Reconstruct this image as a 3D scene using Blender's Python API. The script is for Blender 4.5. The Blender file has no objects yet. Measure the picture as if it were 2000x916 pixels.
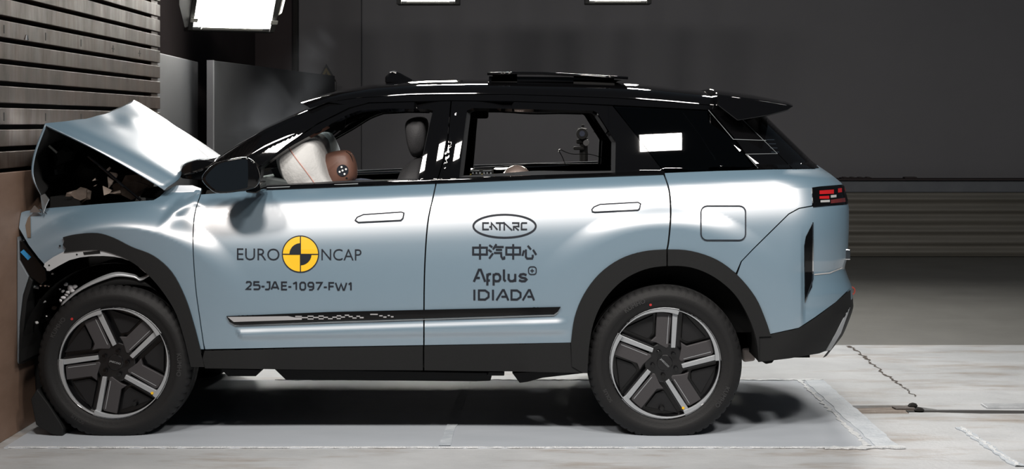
import bpy, bmesh, math, random
from mathutils import Vector, Matrix, noise
from mathutils.geometry import delaunay_2d_cdt
random.seed(7)
C = bpy.context.scene.collection
sc = bpy.context.scene
# ------------------------------------------------------------ camera, world, lights, exposure
F = 3010.0            # focal length in pixels of the 2000 px wide frame
CY, CH = -7.0, 1.43   # camera distance from the car's near flank, camera height
VX, VY = 1030.0, 240.0
cam = bpy.data.cameras.new('camera'); co = bpy.data.objects.new('camera', cam); C.objects.link(co)
co.location = (0, CY, CH); co.rotation_euler = (math.pi/2, 0, 0)
cam.sensor_width = 36; cam.lens = F/2000*36
cam.shift_x = -(VX-1000)/2000; cam.shift_y = -(458-VY)/2000
cam.clip_end = 100
sc.camera = co
w = bpy.data.worlds.new('world'); sc.world = w; w.use_nodes = True
w.node_tree.nodes['Background'].inputs[0].default_value = (.65, .82, 1, 1)
w.node_tree.nodes['Background'].inputs[1].default_value = .045
sc.view_settings.view_transform = 'Standard'; sc.view_settings.look = 'None'
sc.view_settings.gamma = 1; sc.view_settings.use_curve_mapping = False
sc.view_settings.exposure = 0.0

def area(name, loc, target, sx, sy, power, col=(1, .97, .93), spread=180):
    l = bpy.data.lights.new(name, 'AREA'); l.shape = 'RECTANGLE'; l.size = sx; l.size_y = sy
    l.energy = power; l.color = col; l.spread = math.radians(spread)
    o = bpy.data.objects.new(name, l); C.objects.link(o); o.location = loc
    d = Vector(target)-Vector(loc); o.rotation_euler = d.to_track_quat('-Z', 'Y').to_euler()
    return o
for x in (-2.85, -.98, .93, 2.75):
    area('studio_light', (x, -3.9, 4.95), (x*.8, .3, .6), .62, .56, 70, (1, .945, .89), spread=125)
area('studio_light', (-4.2, -3.7, 4.95), (-2, .3, .7), .7, .56, 40, (1, .955, .91), spread=125)
for x in (-.7, .9, 2.5):
    area('overhead_light', (x, 6.6, 5.0), (x*.9, 1.2, .7), 1.0, .6, 72, spread=120)

# ------------------------------------------------------------ helpers
def mat(name, col, rough=.5, metal=0, coat=0, spec=.5, bump=0, bscale=40, var=0, vscale=6, emit=0, alpha=1, flake=0, crough=.03):
    m = bpy.data.materials.new(name); m.use_nodes = True; n = m.node_tree.nodes; L = m.node_tree.links
    b = n['Principled BSDF']
    b.inputs['Base Color'].default_value = (*col, 1); b.inputs['Roughness'].default_value = rough
    b.inputs['Metallic'].default_value = metal; b.inputs['Coat Weight'].default_value = coat
    b.inputs['Coat Roughness'].default_value = crough
    b.inputs['Specular IOR Level'].default_value = spec; b.inputs['Alpha'].default_value = alpha
    tc = n.new('ShaderNodeTexCoord')
    if bump:
        t = n.new('ShaderNodeTexNoise'); t.inputs['Scale'].default_value = bscale; t.inputs['Detail'].default_value = 4
        bp = n.new('ShaderNodeBump'); bp.inputs['Strength'].default_value = bump; bp.inputs['Distance'].default_value = .01
        L.new(tc.outputs['Object'], t.inputs['Vector']); L.new(t.outputs[0], bp.inputs['Height']); L.new(bp.outputs[0], b.inputs['Normal'])
    if var:
        t = n.new('ShaderNodeTexNoise'); t.inputs['Scale'].default_value = vscale; t.inputs['Detail'].default_value = 6
        r = n.new('ShaderNodeValToRGB'); r.color_ramp.elements[0].position = .3; r.color_ramp.elements[1].position = .7
        r.color_ramp.elements[0].color = (*[c*(1-var) for c in col], 1); r.color_ramp.elements[1].color = (*[min(1, c*(1+var)) for c in col], 1)
        L.new(tc.outputs['Object'], t.inputs['Vector']); L.new(t.outputs[0], r.inputs[0]); L.new(r.outputs[0], b.inputs['Base Color'])
    if emit:
        b.inputs['Emission Color'].default_value = (*col, 1); b.inputs['Emission Strength'].default_value = emit
    return m
M = {}
def pearl():
    "pearl paint: blue pigment under warm silver flakes and clear coat"
    m = mat('silver_blue_paint', (.215, .36, .475), .45, 0, .55, bump=.03, bscale=900, crough=.05)
    n = m.node_tree.nodes; L = m.node_tree.links; a = n['Principled BSDF']
    b = n.new('ShaderNodeBsdfPrincipled'); b.inputs['Base Color'].default_value = (.50, .485, .485, 1); b.inputs['Metallic'].default_value = 1; b.inputs['Roughness'].default_value = .36
    b.inputs['Coat Weight'].default_value = .55; b.inputs['Coat Roughness'].default_value = .05
    x = n.new('ShaderNodeMixShader'); x.inputs[0].default_value = .52
    L.new(a.outputs[0], x.inputs[1]); L.new(b.outputs[0], x.inputs[2]); L.new(x.outputs[0], n['Material Output'].inputs[0])
    return m
M['paint'] = pearl()
M['flange'] = mat('lit_flange', (.50, .52, .54), .45, .2)  # pale colour carries the light caught by the tilted flange
M['black'] = mat('gloss_black', (.003, .003, .0034), .025, 0, 0, .5)
M['clad'] = mat('black_plastic', (.0105, .0110, .0115), .6, bump=.12, bscale=500, spec=.25)
M['dark'] = mat('dark_interior', (.010, .010, .010), .85, spec=.2)
M['seat'] = mat('seat_cover', (.035, .035, .037), .6, bump=.2, bscale=200, spec=.3)
M['tyre'] = mat('tyre_rubber', (.0115, .0115, .012), .62, bump=.1, bscale=120, spec=.28)
M['rimblack'] = mat('rim_black', (.008, .008, .009), .28, .2, .3)
M['rimdark'] = mat('rim_panel', (.004, .004, .005), .5, 0)
M['vane'] = mat('rim_grey', (.055, .052, .055), .55, .3)
M['silver'] = mat('machined_silver', (.42, .44, .46), .35, .45, bump=.03, bscale=300)
M['chrome'] = mat('chrome', (.8, .8, .8), .12, 1)
M['ink'] = mat('black_vinyl', (.012, .015, .022), .6, spec=.25)
M['yellow'] = mat('yellow_vinyl', (.86, .50, .015), .45)
M['red'] = mat('red_lens', (.45, .012, .015), .15, 0, 1)
M['clear'] = mat('clear_lens', (.5, .5, .5), .1, .2, 1)
M['bag'] = mat('airbag_fabric', (.62, .62, .61), .8, bump=.25, bscale=60)
M['seam'] = mat('seam_thread', (.6, .30, .25), .8)
M['skin'] = mat('dummy_vinyl', (.16, .080, .058), .5, bump=.05, bscale=60)
M['white'] = mat('white_mark', (.85, .85, .85), .6)
M['beige'] = mat('beige_shard', (.33, .27, .23), .7)
M['brown'] = mat('brown_grime', (.10, .075, .06), .7, var=.4, vscale=20)
M['orange'] = mat('orange_bit', (.6, .10, .02), .5)
M['blue'] = mat('blue_label', (.03, .25, .55), .5)
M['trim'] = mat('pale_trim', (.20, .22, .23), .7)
M['lamp'] = mat('lamp_body', (.02, .02, .02), .5, .3)
M['lampedge'] = mat('lamp_edge', (.45, .45, .42), .4, .5)
M['greyflap'] = mat('lamp_flap', (.09, .09, .09), .6)
M['emit'] = mat('lamp_diffuser', (1, .98, .93), .5, emit=38)
M['emit2'] = mat('lamp_diffuser_dim', (1, .97, .88), .5, emit=30)
def glassmat(name, tint, k):
    m = bpy.data.materials.new(name); m.use_nodes = True; n = m.node_tree.nodes; L = m.node_tree.links
    n.clear(); o = n.new('ShaderNodeOutputMaterial'); mx = n.new('ShaderNodeMixShader')
    t = n.new('ShaderNodeBsdfTransparent'); t.inputs[0].default_value = (*tint, 1)
    g = n.new('ShaderNodeBsdfGlossy'); g.inputs['Roughness'].default_value = .015
    f = n.new('ShaderNodeFresnel'); f.inputs[0].default_value = 1.5
    a = n.new('ShaderNodeMath'); a.operation = 'ADD'; a.inputs[1].default_value = k; a.use_clamp = True
    L.new(f.outputs[0], a.inputs[0]); L.new(a.outputs[0], mx.inputs[0]); L.new(t.outputs[0], mx.inputs[1]); L.new(g.outputs[0], mx.inputs[2]); L.new(mx.outputs[0], o.inputs[0])
    return m
M['privacy'] = glassmat('privacy_glass', (.03, .032, .035), .02)
M['glass'] = glassmat('clear_glass', (.80, .88, .87), .0)

def P(px, py, y):
    "point seen at pixel (px, py) lying in the plane at depth y"
    k = (y-CY)/F
    return Vector(((px-VX)*k, y, CH-(py-VY)*k))
def build(name, verts, faces, m, parent=None, smooth=False, normals=None):
    me = bpy.data.meshes.new(name)
    off = Vector(parent['wl']) if (parent and 'wl' in parent) else Vector((0, 0, 0))
    me.from_pydata([tuple(Vector(v)-off) for v in verts], [], faces)
    me.update()
    ms = m if isinstance(m, (list, tuple)) else [m]
    for x in ms: me.materials.append(x)
    if smooth:
        for p in me.polygons: p.use_smooth = True
    o = bpy.data.objects.new(name, me); C.objects.link(o)
    if parent:
        o.parent = parent; o['wl'] = tuple(off)
    return o
def finish(o, sub=0, bevel=0, seg=2, solid=0, auto=None, sb_simple=False):
    if solid:
        s = o.modifiers.new('s', 'SOLIDIFY'); s.thickness = solid; s.offset = 0
    if bevel:
        b = o.modifiers.new('b', 'BEVEL'); b.width = bevel; b.segments = seg; b.limit_method = 'ANGLE'; b.harden_normals = False
    if sub:
        s = o.modifiers.new('u', 'SUBSURF'); s.levels = s.render_levels = sub
    if auto is not None:
        for p in o.data.polygons: p.use_smooth = True
        o.data.set_sharp_from_angle(angle=math.radians(auto))
    return o
def empty(name, loc, label=None, cat=None, group=None, parent=None):
    o = bpy.data.objects.new(name, None); C.objects.link(o); o.location = loc; o['wl'] = tuple(loc)
    o.empty_display_size = .1
    if label: o['label'] = label; o['category'] = cat
    if group: o['group'] = group
    if parent:
        o.parent = parent; o.location = Vector(loc)-Vector(parent['wl'])
    return o
def tag(o, label, cat, group=None, kind=None):
    o['label'] = label; o['category'] = cat
    if group: o['group'] = group
    if kind: o['kind'] = kind
    return o
def struct(o): o['kind'] = 'structure'; return o
def box(x0, x1, y0, y1, z0, z1, vs=None, fs=None):
    vs = [] if vs is None else vs; fs = [] if fs is None else fs
    b = len(vs)
    vs += [(x, y, z) for x in (x0, x1) for y in (y0, y1) for z in (z0, z1)]
    fs += [tuple(b+i for i in f) for f in ((0, 1, 3, 2), (4, 6, 7, 5), (0, 4, 5, 1), (2, 3, 7, 6), (0, 2, 6, 4), (1, 5, 7, 3))]
    return vs, fs
def tube(pts, r, vs=None, fs=None, n=8, closed=False):
    vs = [] if vs is None else vs; fs = [] if fs is None else fs
    pts = [Vector(p) for p in pts]; base = len(vs); N = len(pts)
    rr = r if isinstance(r, (list, tuple)) else [r]*N
    up = None
    for i, p in enumerate(pts):
        t = (pts[min(i+1, N-1)]-pts[max(i-1, 0)]).normalized()
        if up is None: up = t.orthogonal().normalized()
        up = (up-t*up.dot(t)).normalized(); s = t.cross(up)
        for k in range(n):
            a = 2*math.pi*k/n; vs.append(p+(up*math.cos(a)+s*math.sin(a))*rr[i])
    for i in range(N-1):
        for k in range(n):
            a = base+i*n+k; b = base+i*n+(k+1) % n
            fs.append((a, b, b+n, a+n))
    fs.append(tuple(base+k for k in reversed(range(n)))); fs.append(tuple(base+(N-1)*n+k for k in range(n)))
    return vs, fs
def smoothp(pts, n=5, closed=False):
    "Catmull-Rom through points"
    out = []; N = len(pts)
    rng = range(N) if closed else range(N-1)
    for i in rng:
        if closed: p0, p1, p2, p3 = pts[i-1], pts[i], pts[(i+1) % N], pts[(i+2) % N]
        else: p0, p1, p2, p3 = pts[max(i-1, 0)], pts[i], pts[i+1], pts[min(i+2, N-1)]
        for k in range(n):
            t = k/n
            out.append(tuple(.5*((2*b)+(-a+c)*t+(2*a-5*b+4*c-d)*t*t+(-a+3*b-3*c+d)*t**3) for a, b, c, d in zip(p0, p1, p2, p3)))
    if not closed: out.append(tuple(pts[-1]))
    return out
def lin(tab, x):
    if x <= tab[0][0]: return tab[0][1]
    for (a, b), (c, d) in zip(tab, tab[1:]):
        if x <= c: return b+(d-b)*(x-a)/(c-a)
    return tab[-1][1]
def sst(a, b, x):
    t = max(0, min(1, (x-a)/(b-a))); return t*t*(3-2*t)
def inside(p, poly):
    x, y = p; c = False; j = len(poly)-1
    for i in range(len(poly)):
        xi, yi = poly[i]; xj, yj = poly[j]
        if (yi > y) != (yj > y) and x < (xj-xi)*(y-yi)/(yj-yi)+xi: c = not c
        j = i
    return c
def dens(poly, step, closed=True):
    out = []; N = len(poly)
    for i in range(N if closed else N-1):
        a = poly[i]; b = poly[(i+1) % N]; d = math.dist(a, b); k = max(1, int(math.ceil(d/step)))
        for j in range(k): out.append((a[0]+(b[0]-a[0])*j/k, a[1]+(b[1]-a[1])*j/k))
    if not closed: out.append(tuple(poly[-1]))
    return out

# ------------------------------------------------------------ the car's flank as y = Y(x, z)
YC = .93
def Zb(X): return 1.179+.046*X
TILT = [(0, 62), (.040, 56), (.055, 46), (.070, 32), (.095, 24), (.17, 19), (.22, 15), (.28, 8), (.36, 4), (.5, 1), (.60, 0), (.70, -3), (.9, -7)]
PROF = [(0, .185)]
_u, _y = 0, .185
while _u < .95:
    _u += .005; _y -= .005*math.tan(math.radians(lin(TILT, _u))); PROF.append((_u, _y))
YMIN = min(p[1] for p in PROF)-.001
XR = sorted([(CH-(py-VY)*7.35/F, (px-VX)*7.35/F) for px, py in ((1505, 226), (1607, 330), (1630, 345), (1648, 362), (1655, 400), (1651, 500), (1644, 520), (1652, 543), (1660, 562), (1662, 600), (1642, 650), (1612, 690))])
ARCH = (( .63, .34), (-1.87, .34))
EXTRA = [None]
def Y(X, Z):
    y = Y0(X, Z)
    if EXTRA[0]: y += EXTRA[0](VX+X*430, VY+(CH-Z)*430, X, Z)
    return y
def Y0(X, Z):
    u = Zb(X)-Z
    q = VY+(CH-Z)*430; p = VX+X*430
    if u >= 0:
        i = min(int(u/.005), len(PROF)-2); f = u/.005-i
        y = PROF[i][1]*(1-f)+PROF[i+1][1]*f if f <= 1 else PROF[-1][1]
        for ax, az in ARCH:
            r = math.hypot(X-ax, Z-az)
            if r < .72 and y > YMIN:
                k = min(1, max(0, (.72-r)/.11)); k = .35*k**1.4+.65*k*k*(3-2*k); y = y*(1-k)+YMIN*k
        # sculpted sill below the side moulding
        if 430 < p < 1120 and q > 600:
            line = 641-(p-450)*.032
            k = sst(444, 455, p-(q-620)*.5)*sst(line-2, line+14, q)*sst(668-(p-400)*.016, 655-(p-400)*.016, q)*sst(1118, 1085, p)
            y -= .010*k
        # crumple at the rear top corner of the fender
        if 300 < p < 400 and q < 470:
            k = sst(300, 330, p)*sst(400, 388, p)*sst(470, 435, q)
            d1 = ((p-350)*.62+(q-404)*.78); d2 = ((p-368)*.85-(q-384)*.52)
            y += k*(-.016*math.exp(-(d1/11)**2)+.013*math.exp(-((d1+20)/10)**2)-.010*math.exp(-(d2/9)**2)*sst(410, 396, q))
        # rear bumper vent recess crease
        if p > 1555 and 430 < q < 650:
            y += .018*sst(1565, 1574, p)*sst(436, 560, q)*sst(650, 600, q)
    else:
        v = -u; y = .192+v*.31+.28*v*v
    if X < -1.25: y += .05*((-1.25-X)/1.0)**2
    xr = lin(XR, Z); R = .34
    t = (X-(xr-R))/R
    if t > 0:
        t = min(t, .985); y += .9*R*(1-math.sqrt(1-t*t))
    return y
def S(px, py, off=0):
    y = .1
    for _ in range(26):
        k = (y-CY)/F; X = (px-VX)*k; Z = CH-(py-VY)*k
        X = min(X, lin(XR, Z)-.34*.015)
        y = .5*(y+Y(X, Z))
    return Vector((X, y-off, Z))
def nrm(X, Z):
    e = .0025
    return Vector(((Y(X+e, Z)-Y(X-e, Z))/(2*e), -1, (Y(X, Z+e)-Y(X, Z-e))/(2*e))).normalized()

XB = -2.36     # face of the crash barrier
car = empty('car', (-.3, YC, 0), 'silver blue SUV with crushed nose standing against the steel crash barrier', 'car')
def mirror(o, parent=None):
    "far side twin of a part of the car"
    c = o.copy(); C.objects.link(c); c.parent = parent or car
    if parent is None:
        l = o.location.copy(); c.location = (l.x, -l.y, l.z); s = o.scale; c.scale = (s.x, -s.y, s.z)
    for ch in list(o.children):
        mirror(ch, c)
    return c
def panel(name, outline, m, parent=None, holes=(), off=0, step=4.2, thick=.016, mir=True, ystep=None):
    parent = parent or car
    loops = [dens(outline, step)]+[dens(h, step) for h in holes]
    pts = []; edges = []
    for l in loops:
        b = len(pts); pts += l
        edges += [(b+i, b+(i+1) % len(l)) for i in range(len(l))]
    xs = [p[0] for p in loops[0]]; ys = [p[1] for p in loops[0]]
    gy = ystep or step
    near = {}
    for p in pts: near.setdefault((int(p[0]//step), int(p[1]//gy)), []).append(p)
    x = math.floor(min(xs)/step)*step
    while x < max(xs):
        y = math.floor(min(ys)/gy)*gy
        while y < max(ys):
            q = (x+.01, y+.013)
            if inside(q, loops[0]) and not any(inside(q, h) for h in loops[1:]):
                c = (int(q[0]//step), int(q[1]//gy))
                if not any(math.dist(q, r) < min(step, gy)*.45 for i in (-1, 0, 1) for j in (-1, 0, 1) for r in near.get((c[0]+i, c[1]+j), ())):
                    pts.append(q)
            y += gy
        x += step
    v, e, f, ov, oe, of = delaunay_2d_cdt([Vector(p) for p in pts], edges, [], 0, 1e-5)
    v2 = [(a.x, a.y) for a in v]
    tris = []
    for t in f:
        c = (sum(v2[i][0] for i in t)/3, sum(v2[i][1] for i in t)/3)
        if inside(c, loops[0]) and not any(inside(c, h) for h in loops[1:]): tris.append(t)
    W = [S(a, b, off) for a, b in v2]
    W = [Vector((max(p.x, XB+.009), p.y, p.z)) for p in W]
    Nn = [nrm(p.x, p.z) for p in W]
    faces = []; ln = []
    for t in tris:
        a, b, c = (W[i] for i in t)
        if (b-a).cross(c-a).y > 0: t = t[::-1]
        faces.append(tuple(t)); ln += [Nn[i] for i in t]
    # rim skirt turned inward
    cnt = {}
    for t in faces:
        for i in range(3):
            k = (t[i], t[(i+1) % 3]); kk = tuple(sorted(k)); cnt.setdefault(kk, []).append(k)
    nv = {}
    for kk, l in cnt.items():
        if len(l) == 1:
            a, b = l[0]
            for i in (a, b):
                if i not in nv: nv[i] = len(W); W.append(W[i]-Nn[i]*thick)
            faces.append((b, a, nv[a], nv[b]))
            fn = (W[a]-W[b]).cross(W[nv[a]]-W[a]).normalized()
            ln += [fn]*4
    o = build(name, W, faces, m, parent, smooth=True)
    o.data.normals_split_custom_set([tuple(n) for n in ln])
    return o
def strip(name, pts, wpx, m, parent, off=.003):
    "thin seam line on the flank"
    vs = []; fs = []
    pts = dens(pts, 6, False)
    for i, p in enumerate(pts):
        a = pts[max(0, i-1)]; b = pts[min(len(pts)-1, i+1)]
        d = Vector((b[0]-a[0], b[1]-a[1])).normalized(); n = Vector((-d.y, d.x))*wpx/2
        vs += [S(p[0]+n.x, p[1]+n.y, off), S(p[0]-n.x, p[1]-n.y, off)]
    for i in range(len(pts)-1): fs.append((2*i, 2*i+1, 2*i+3, 2*i+2))
    return build(name, vs, fs, m, parent)
def strokes(name, lines, m, parent, off=.0025, w=3.0):
    vs = []; fs = []
    for ln in lines:
        ww = w
        if isinstance(ln, tuple) and isinstance(ln[0], (int, float)): ww, ln = ln
        closed = ln[0] == ln[-1] and len(ln) > 3
        P_ = [Vector(p) for p in (ln[:-1] if closed else ln)]; n = len(P_); sides = []
        for i in range(n):
            a = P_[i-1] if (i or closed) else None; b = P_[(i+1) % n] if (i < n-1 or closed) else None
            d1 = (P_[i]-a).normalized() if a is not None else (b-P_[i]).normalized()
            d2 = (b-P_[i]).normalized() if b is not None else d1
            t = (d1+d2); t = t.normalized() if t.length > 1e-4 else d1
            nn = Vector((-t.y, t.x)); c = max(.5, nn.dot(Vector((-d1.y, d1.x))))
            sides.append((P_[i]+nn*ww/2/c, P_[i]-nn*ww/2/c))
        for i in range(n if closed else n-1):
            j = (i+1) % n; K = max(1, int((P_[j]-P_[i]).length/5)); b0 = len(vs)
            for k in range(K+1):
                t = k/K
                for s in (0, 1):
                    q = sides[i][s].lerp(sides[j][s], t); vs.append(S(q.x, q.y, off))
            for k in range(K): fs.append((b0+2*k, b0+2*k+1, b0+2*k+3, b0+2*k+2))
    return build(name, vs, fs, m, parent)
def patch(name, polys, m, parent, off=.002):
    vs = []; fs = []
    for pl in polys:
        pl = dens(pl, 8); b = len(vs)
        v, e, f, *_ = delaunay_2d_cdt([Vector(p) for p in pl], [(i, (i+1) % len(pl)) for i in range(len(pl))], [], 1, 1e-5)
        vs += [S(a.x, a.y, off) for a in v]; fs += [tuple(b+i for i in t) for t in f]
    return build(name, vs, fs, m, parent)
def text_mesh(s, bold=0):
    cu = bpy.data.curves.new('t', 'FONT'); cu.body = s; cu.offset = bold; cu.resolution_u = 4
    o = bpy.data.objects.new('t', cu); C.objects.link(o)
    bpy.context.view_layer.update()
    me = bpy.data.meshes.new_from_object(o.evaluated_get(bpy.context.evaluated_depsgraph_get()))
    vs = [tuple(v.co) for v in me.vertices]; fs = [tuple(p.vertices) for p in me.polygons]
    bpy.data.objects.remove(o); bpy.data.curves.remove(cu); bpy.data.meshes.remove(me)
    return vs, fs
def text_on(name, s, x0, x1, y0, y1, m, parent, bold=0, fn=None, slope=0):
    vs, fs = text_mesh(s, bold)
    a = min(v[0] for v in vs); b = max(v[0] for v in vs); c = min(v[1] for v in vs); d = max(v[1] for v in vs)
    fn = fn or (lambda x, y: S(x, y, .0025))
    return build(name, [fn(x0+(v[0]-a)/(b-a)*(x1-x0), y1+(v[1]-c)/(d-c)*(y0-y1)+slope*(v[0]-a)/(b-a)) for v in vs], fs, m, parent)
def ringloft(name, rings, m, parent=None, smooth=True, caps=True):
    "rings of equal length, each a list of 3-D points"
    n = len(rings[0]); vs = [p for r in rings for p in r]; fs = []
    for i in range(len(rings)-1):
        for k in range(n):
            a = i*n+k; b = i*n+(k+1) % n; fs.append((a, b, b+n, a+n))
    if caps: fs.append(tuple(reversed(range(n)))); fs.append(tuple((len(rings)-1)*n+k for k in range(n)))
    return build(name, vs, fs, m, parent, smooth=smooth)
def slab(name, outline, y0, y1, m, parent, bevel=.004, scale1=1.0):
    "solid whose face at depth y0 has the pixel outline, running back to depth y1"
    a = [P(x, y, y0) for x, y in outline]
    a = [Vector((max(p.x, XB+.009), p.y, p.z)) for p in a] if parent is car else a
    b = [Vector((p.x, y1, p.z)) for p in a]
    c = sum(b, Vector())/len(b); b = [c+(p-c)*scale1 for p in b]
    o = ringloft(name, [a, b], m, parent, smooth=False)
    return finish(o, bevel=bevel) if bevel else o
def grid(name, rows, m, parent=None, smooth=True):
    n = len(rows[0]); vs = [p for r in rows for p in r]
    fs = [(i*n+k, i*n+k+1, (i+1)*n+k+1, (i+1)*n+k) for i in range(len(rows)-1) for k in range(n-1)]
    return build(name, vs, fs, m, parent, smooth=smooth)

# ------------------------------------------------------------ the hall
def nodes_mat(name):
    m = bpy.data.materials.new(name); m.use_nodes = True
    return m, m.node_tree.nodes, m.node_tree.links, m.node_tree.nodes['Principled BSDF']
def noise_ramp(n, L, src, scale, lo, hi, c0, c1, vec=None, detail=6, stretch=None, rough=.6):
    t = n.new('ShaderNodeTexNoise'); t.inputs['Scale'].default_value = scale; t.inputs['Detail'].default_value = detail; t.inputs['Roughness'].default_value = rough
    if stretch:
        mp = n.new('ShaderNodeMapping'); mp.inputs['Scale'].default_value = stretch; L.new(src, mp.inputs[0]); L.new(mp.outputs[0], t.inputs['Vector'])
    else: L.new(src, t.inputs['Vector'])
    r = n.new('ShaderNodeValToRGB'); e = r.color_ramp.elements
    e[0].position = lo; e[1].position = hi; e[0].color = (*c0, 1); e[1].color = (*c1, 1)
    L.new(t.outputs[0], r.inputs[0]); return r.outputs[0]
def mixc(n, L, a, b, fac, mode='MIX'):
    x = n.new('ShaderNodeMix'); x.data_type = 'RGBA'; x.blend_type = mode
    if isinstance(fac, float): x.inputs[0].default_value = fac
    else: L.new(fac, x.inputs[0])
    L.new(a, x.inputs[6]); L.new(b, x.inputs[7]); return x.outputs[2]
def concrete():
    m, n, L, b = nodes_mat('concrete'); tc = n.new('ShaderNodeTexCoord').outputs['Object']
    c = noise_ramp(n, L, tc, 1.3, .35, .7, (.385, .40, .41), (.53, .545, .56), stretch=(.6, 1, 1))
    st = noise_ramp(n, L, tc, 2.2, .50, .70, (1, 1, 1), (.60, .48, .38), stretch=(.45, 1.6, 1), detail=8, rough=.7)
    c = mixc(n, L, c, st, 1.0, 'MULTIPLY')
    sp = noise_ramp(n, L, tc, 16, .70, .76, (1, 1, 1), (.35, .30, .27), stretch=(.5, 1.6, 1), detail=8, rough=.75)
    c = mixc(n, L, c, sp, .8, 'MULTIPLY')
    L.new(c, b.inputs['Base Color'])
    rr = noise_ramp(n, L, tc, 5, .3, .7, (.42,)*3, (.65,)*3); L.new(rr, b.inputs['Roughness'])
    t = n.new('ShaderNodeTexNoise'); t.inputs['Scale'].default_value = 45; bp = n.new('ShaderNodeBump'); bp.inputs['Strength'].default_value = .15; bp.inputs['Distance'].default_value = .01
    L.new(tc, t.inputs['Vector']); L.new(t.outputs[0], bp.inputs['Height']); L.new(bp.outputs[0], b.inputs['Normal'])
    return m
M['concrete'] = concrete()
def simple(name, c0, c1, scale, rough, bump=.1, metal=0, stretch=None):
    m, n, L, b = nodes_mat(name); tc = n.new('ShaderNodeTexCoord').outputs['Object']
    L.new(noise_ramp(n, L, tc, scale, .3, .7, c0, c1, stretch=stretch), b.inputs['Base Color'])
    b.inputs['Roughness'].default_value = rough; b.inputs['Metallic'].default_value = metal
    t = n.new('ShaderNodeTexNoise'); t.inputs['Scale'].default_value = scale*8; bp = n.new('ShaderNodeBump'); bp.inputs['Strength'].default_value = bump; bp.inputs['Distance'].default_value = .01
    L.new(tc, t.inputs['Vector']); L.new(t.outputs[0], bp.inputs['Height']); L.new(bp.outputs[0], b.inputs['Normal'])
    return m
M['plate'] = simple('painted_steel_plate', (.44, .48, .525), (.51, .55, .60), 2.5, .38, .06, stretch=(.5, 1.5, 1))
M['tape'] = simple('aluminium_tape', (.42, .47, .52), (.60, .64, .68), 9, .45, .3)
M['rag'] = simple('torn_tape', (.6, .63, .65), (.85, .87, .88), 30, .5, .6)
M['darkfloor'] = simple('dark_floor_coating', (.125, .123, .113), (.16, .158, .146), 2, .5, .1)
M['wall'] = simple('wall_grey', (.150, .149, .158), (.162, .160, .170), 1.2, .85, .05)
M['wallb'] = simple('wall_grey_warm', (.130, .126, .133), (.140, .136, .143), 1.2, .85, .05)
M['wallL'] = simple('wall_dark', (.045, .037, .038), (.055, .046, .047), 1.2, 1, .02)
M['slabm'] = simple('partition_grey', (.024, .0255, .029), (.030, .031, .035), 2, .7, .05)
M['slabedge'] = simple('partition_edge', (.15, .15, .16), (.18, .18, .19), 2, .6, .05)
M['corr'] = simple('corrugated_olive', (.12, .114, .097), (.165, .155, .135), 3, .5, .1, stretch=(.3, 1, 4))
M['corrtop'] = simple('blue_grey_band', (.10, .11, .125), (.13, .14, .155), 3, .6, .1)
def railmat():
    m, n, L, b = nodes_mat('rusty_steel'); tc = n.new('ShaderNodeTexCoord').outputs['Object']
    c = noise_ramp(n, L, tc, 2.6, .30, .72, (.020, .013, .009), (.085, .058, .044), stretch=(1, 1.3, .9), detail=8)
    r = noise_ramp(n, L, tc, 5, .5, .68, (1, 1, 1), (.55, .25, .16), stretch=(1, 3.5, .3), detail=8, rough=.7)
    c = mixc(n, L, c, r, 1.0, 'MULTIPLY'); L.new(c, b.inputs['Base Color'])
    b.inputs['Metallic'].default_value = .2; b.inputs['Specular IOR Level'].default_value = .22
    L.new(noise_ramp(n, L, tc, 6, .3, .7, (.42,)*3, (.62,)*3, stretch=(1, 2, .5)), b.inputs['Roughness'])
    return m
M['rail'] = railmat()
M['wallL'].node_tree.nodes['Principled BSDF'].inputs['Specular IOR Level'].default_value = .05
M['ply'] = simple('plywood', (.19, .12, .085), (.26, .17, .125), 3, .6, .12, stretch=(1, .7, 3))
M['pit'] = mat('pit_dark', (.012, .011, .010), .9)

# floor in slabs around the tow slot so the slot is a real recess
vs, fs = [], []
FX0, FX1, FY0, FY1 = -6, 12, -9, 2.92
sy0, sy1, sx0 = .58, .80, 1.62
for a in ((FX0, FX1, FY0, sy0), (FX0, FX1, sy1, FY1), (FX0, sx0, sy0, sy1)):
    box(a[0], a[1], a[2], a[3], -.25, 0, vs, fs)
struct(build('floor', vs, fs, M['concrete']))
vs, fs = box(FX0, FX1, FY1, 10.4, -.25, -.002); struct(build('floor_rear', vs, fs, M['darkfloor']))
vs, fs = box(sx0, FX1, sy0, sy1, -.25, -.16); struct(build('trim_1', vs, fs, M['pit']))
vs, fs = box(-6, 12, 10, 10.3, 0, 6.5); struct(build('wall_back', vs, fs, M['wall']))
xw = P(575, 0, 9.9).x; xv = P(705, 0, 9.9).x
vs, fs = box(xw, xv, 9.9, 10.0, 0, 6.5); struct(build('trim_2', vs, fs, M['wallb']))
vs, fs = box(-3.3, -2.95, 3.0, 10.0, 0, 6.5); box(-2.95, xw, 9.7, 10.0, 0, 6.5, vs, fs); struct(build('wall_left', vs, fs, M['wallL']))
# conduit in the corner
vs, fs = box(xw-.02, xw+.05, 9.8, 9.9, 1.43+.55, 2.78)
tag(finish(build('conduit', vs, fs, M['pit']), bevel=.01), 'dark vertical conduit in the corner of the grey wall', 'conduit')

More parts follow.
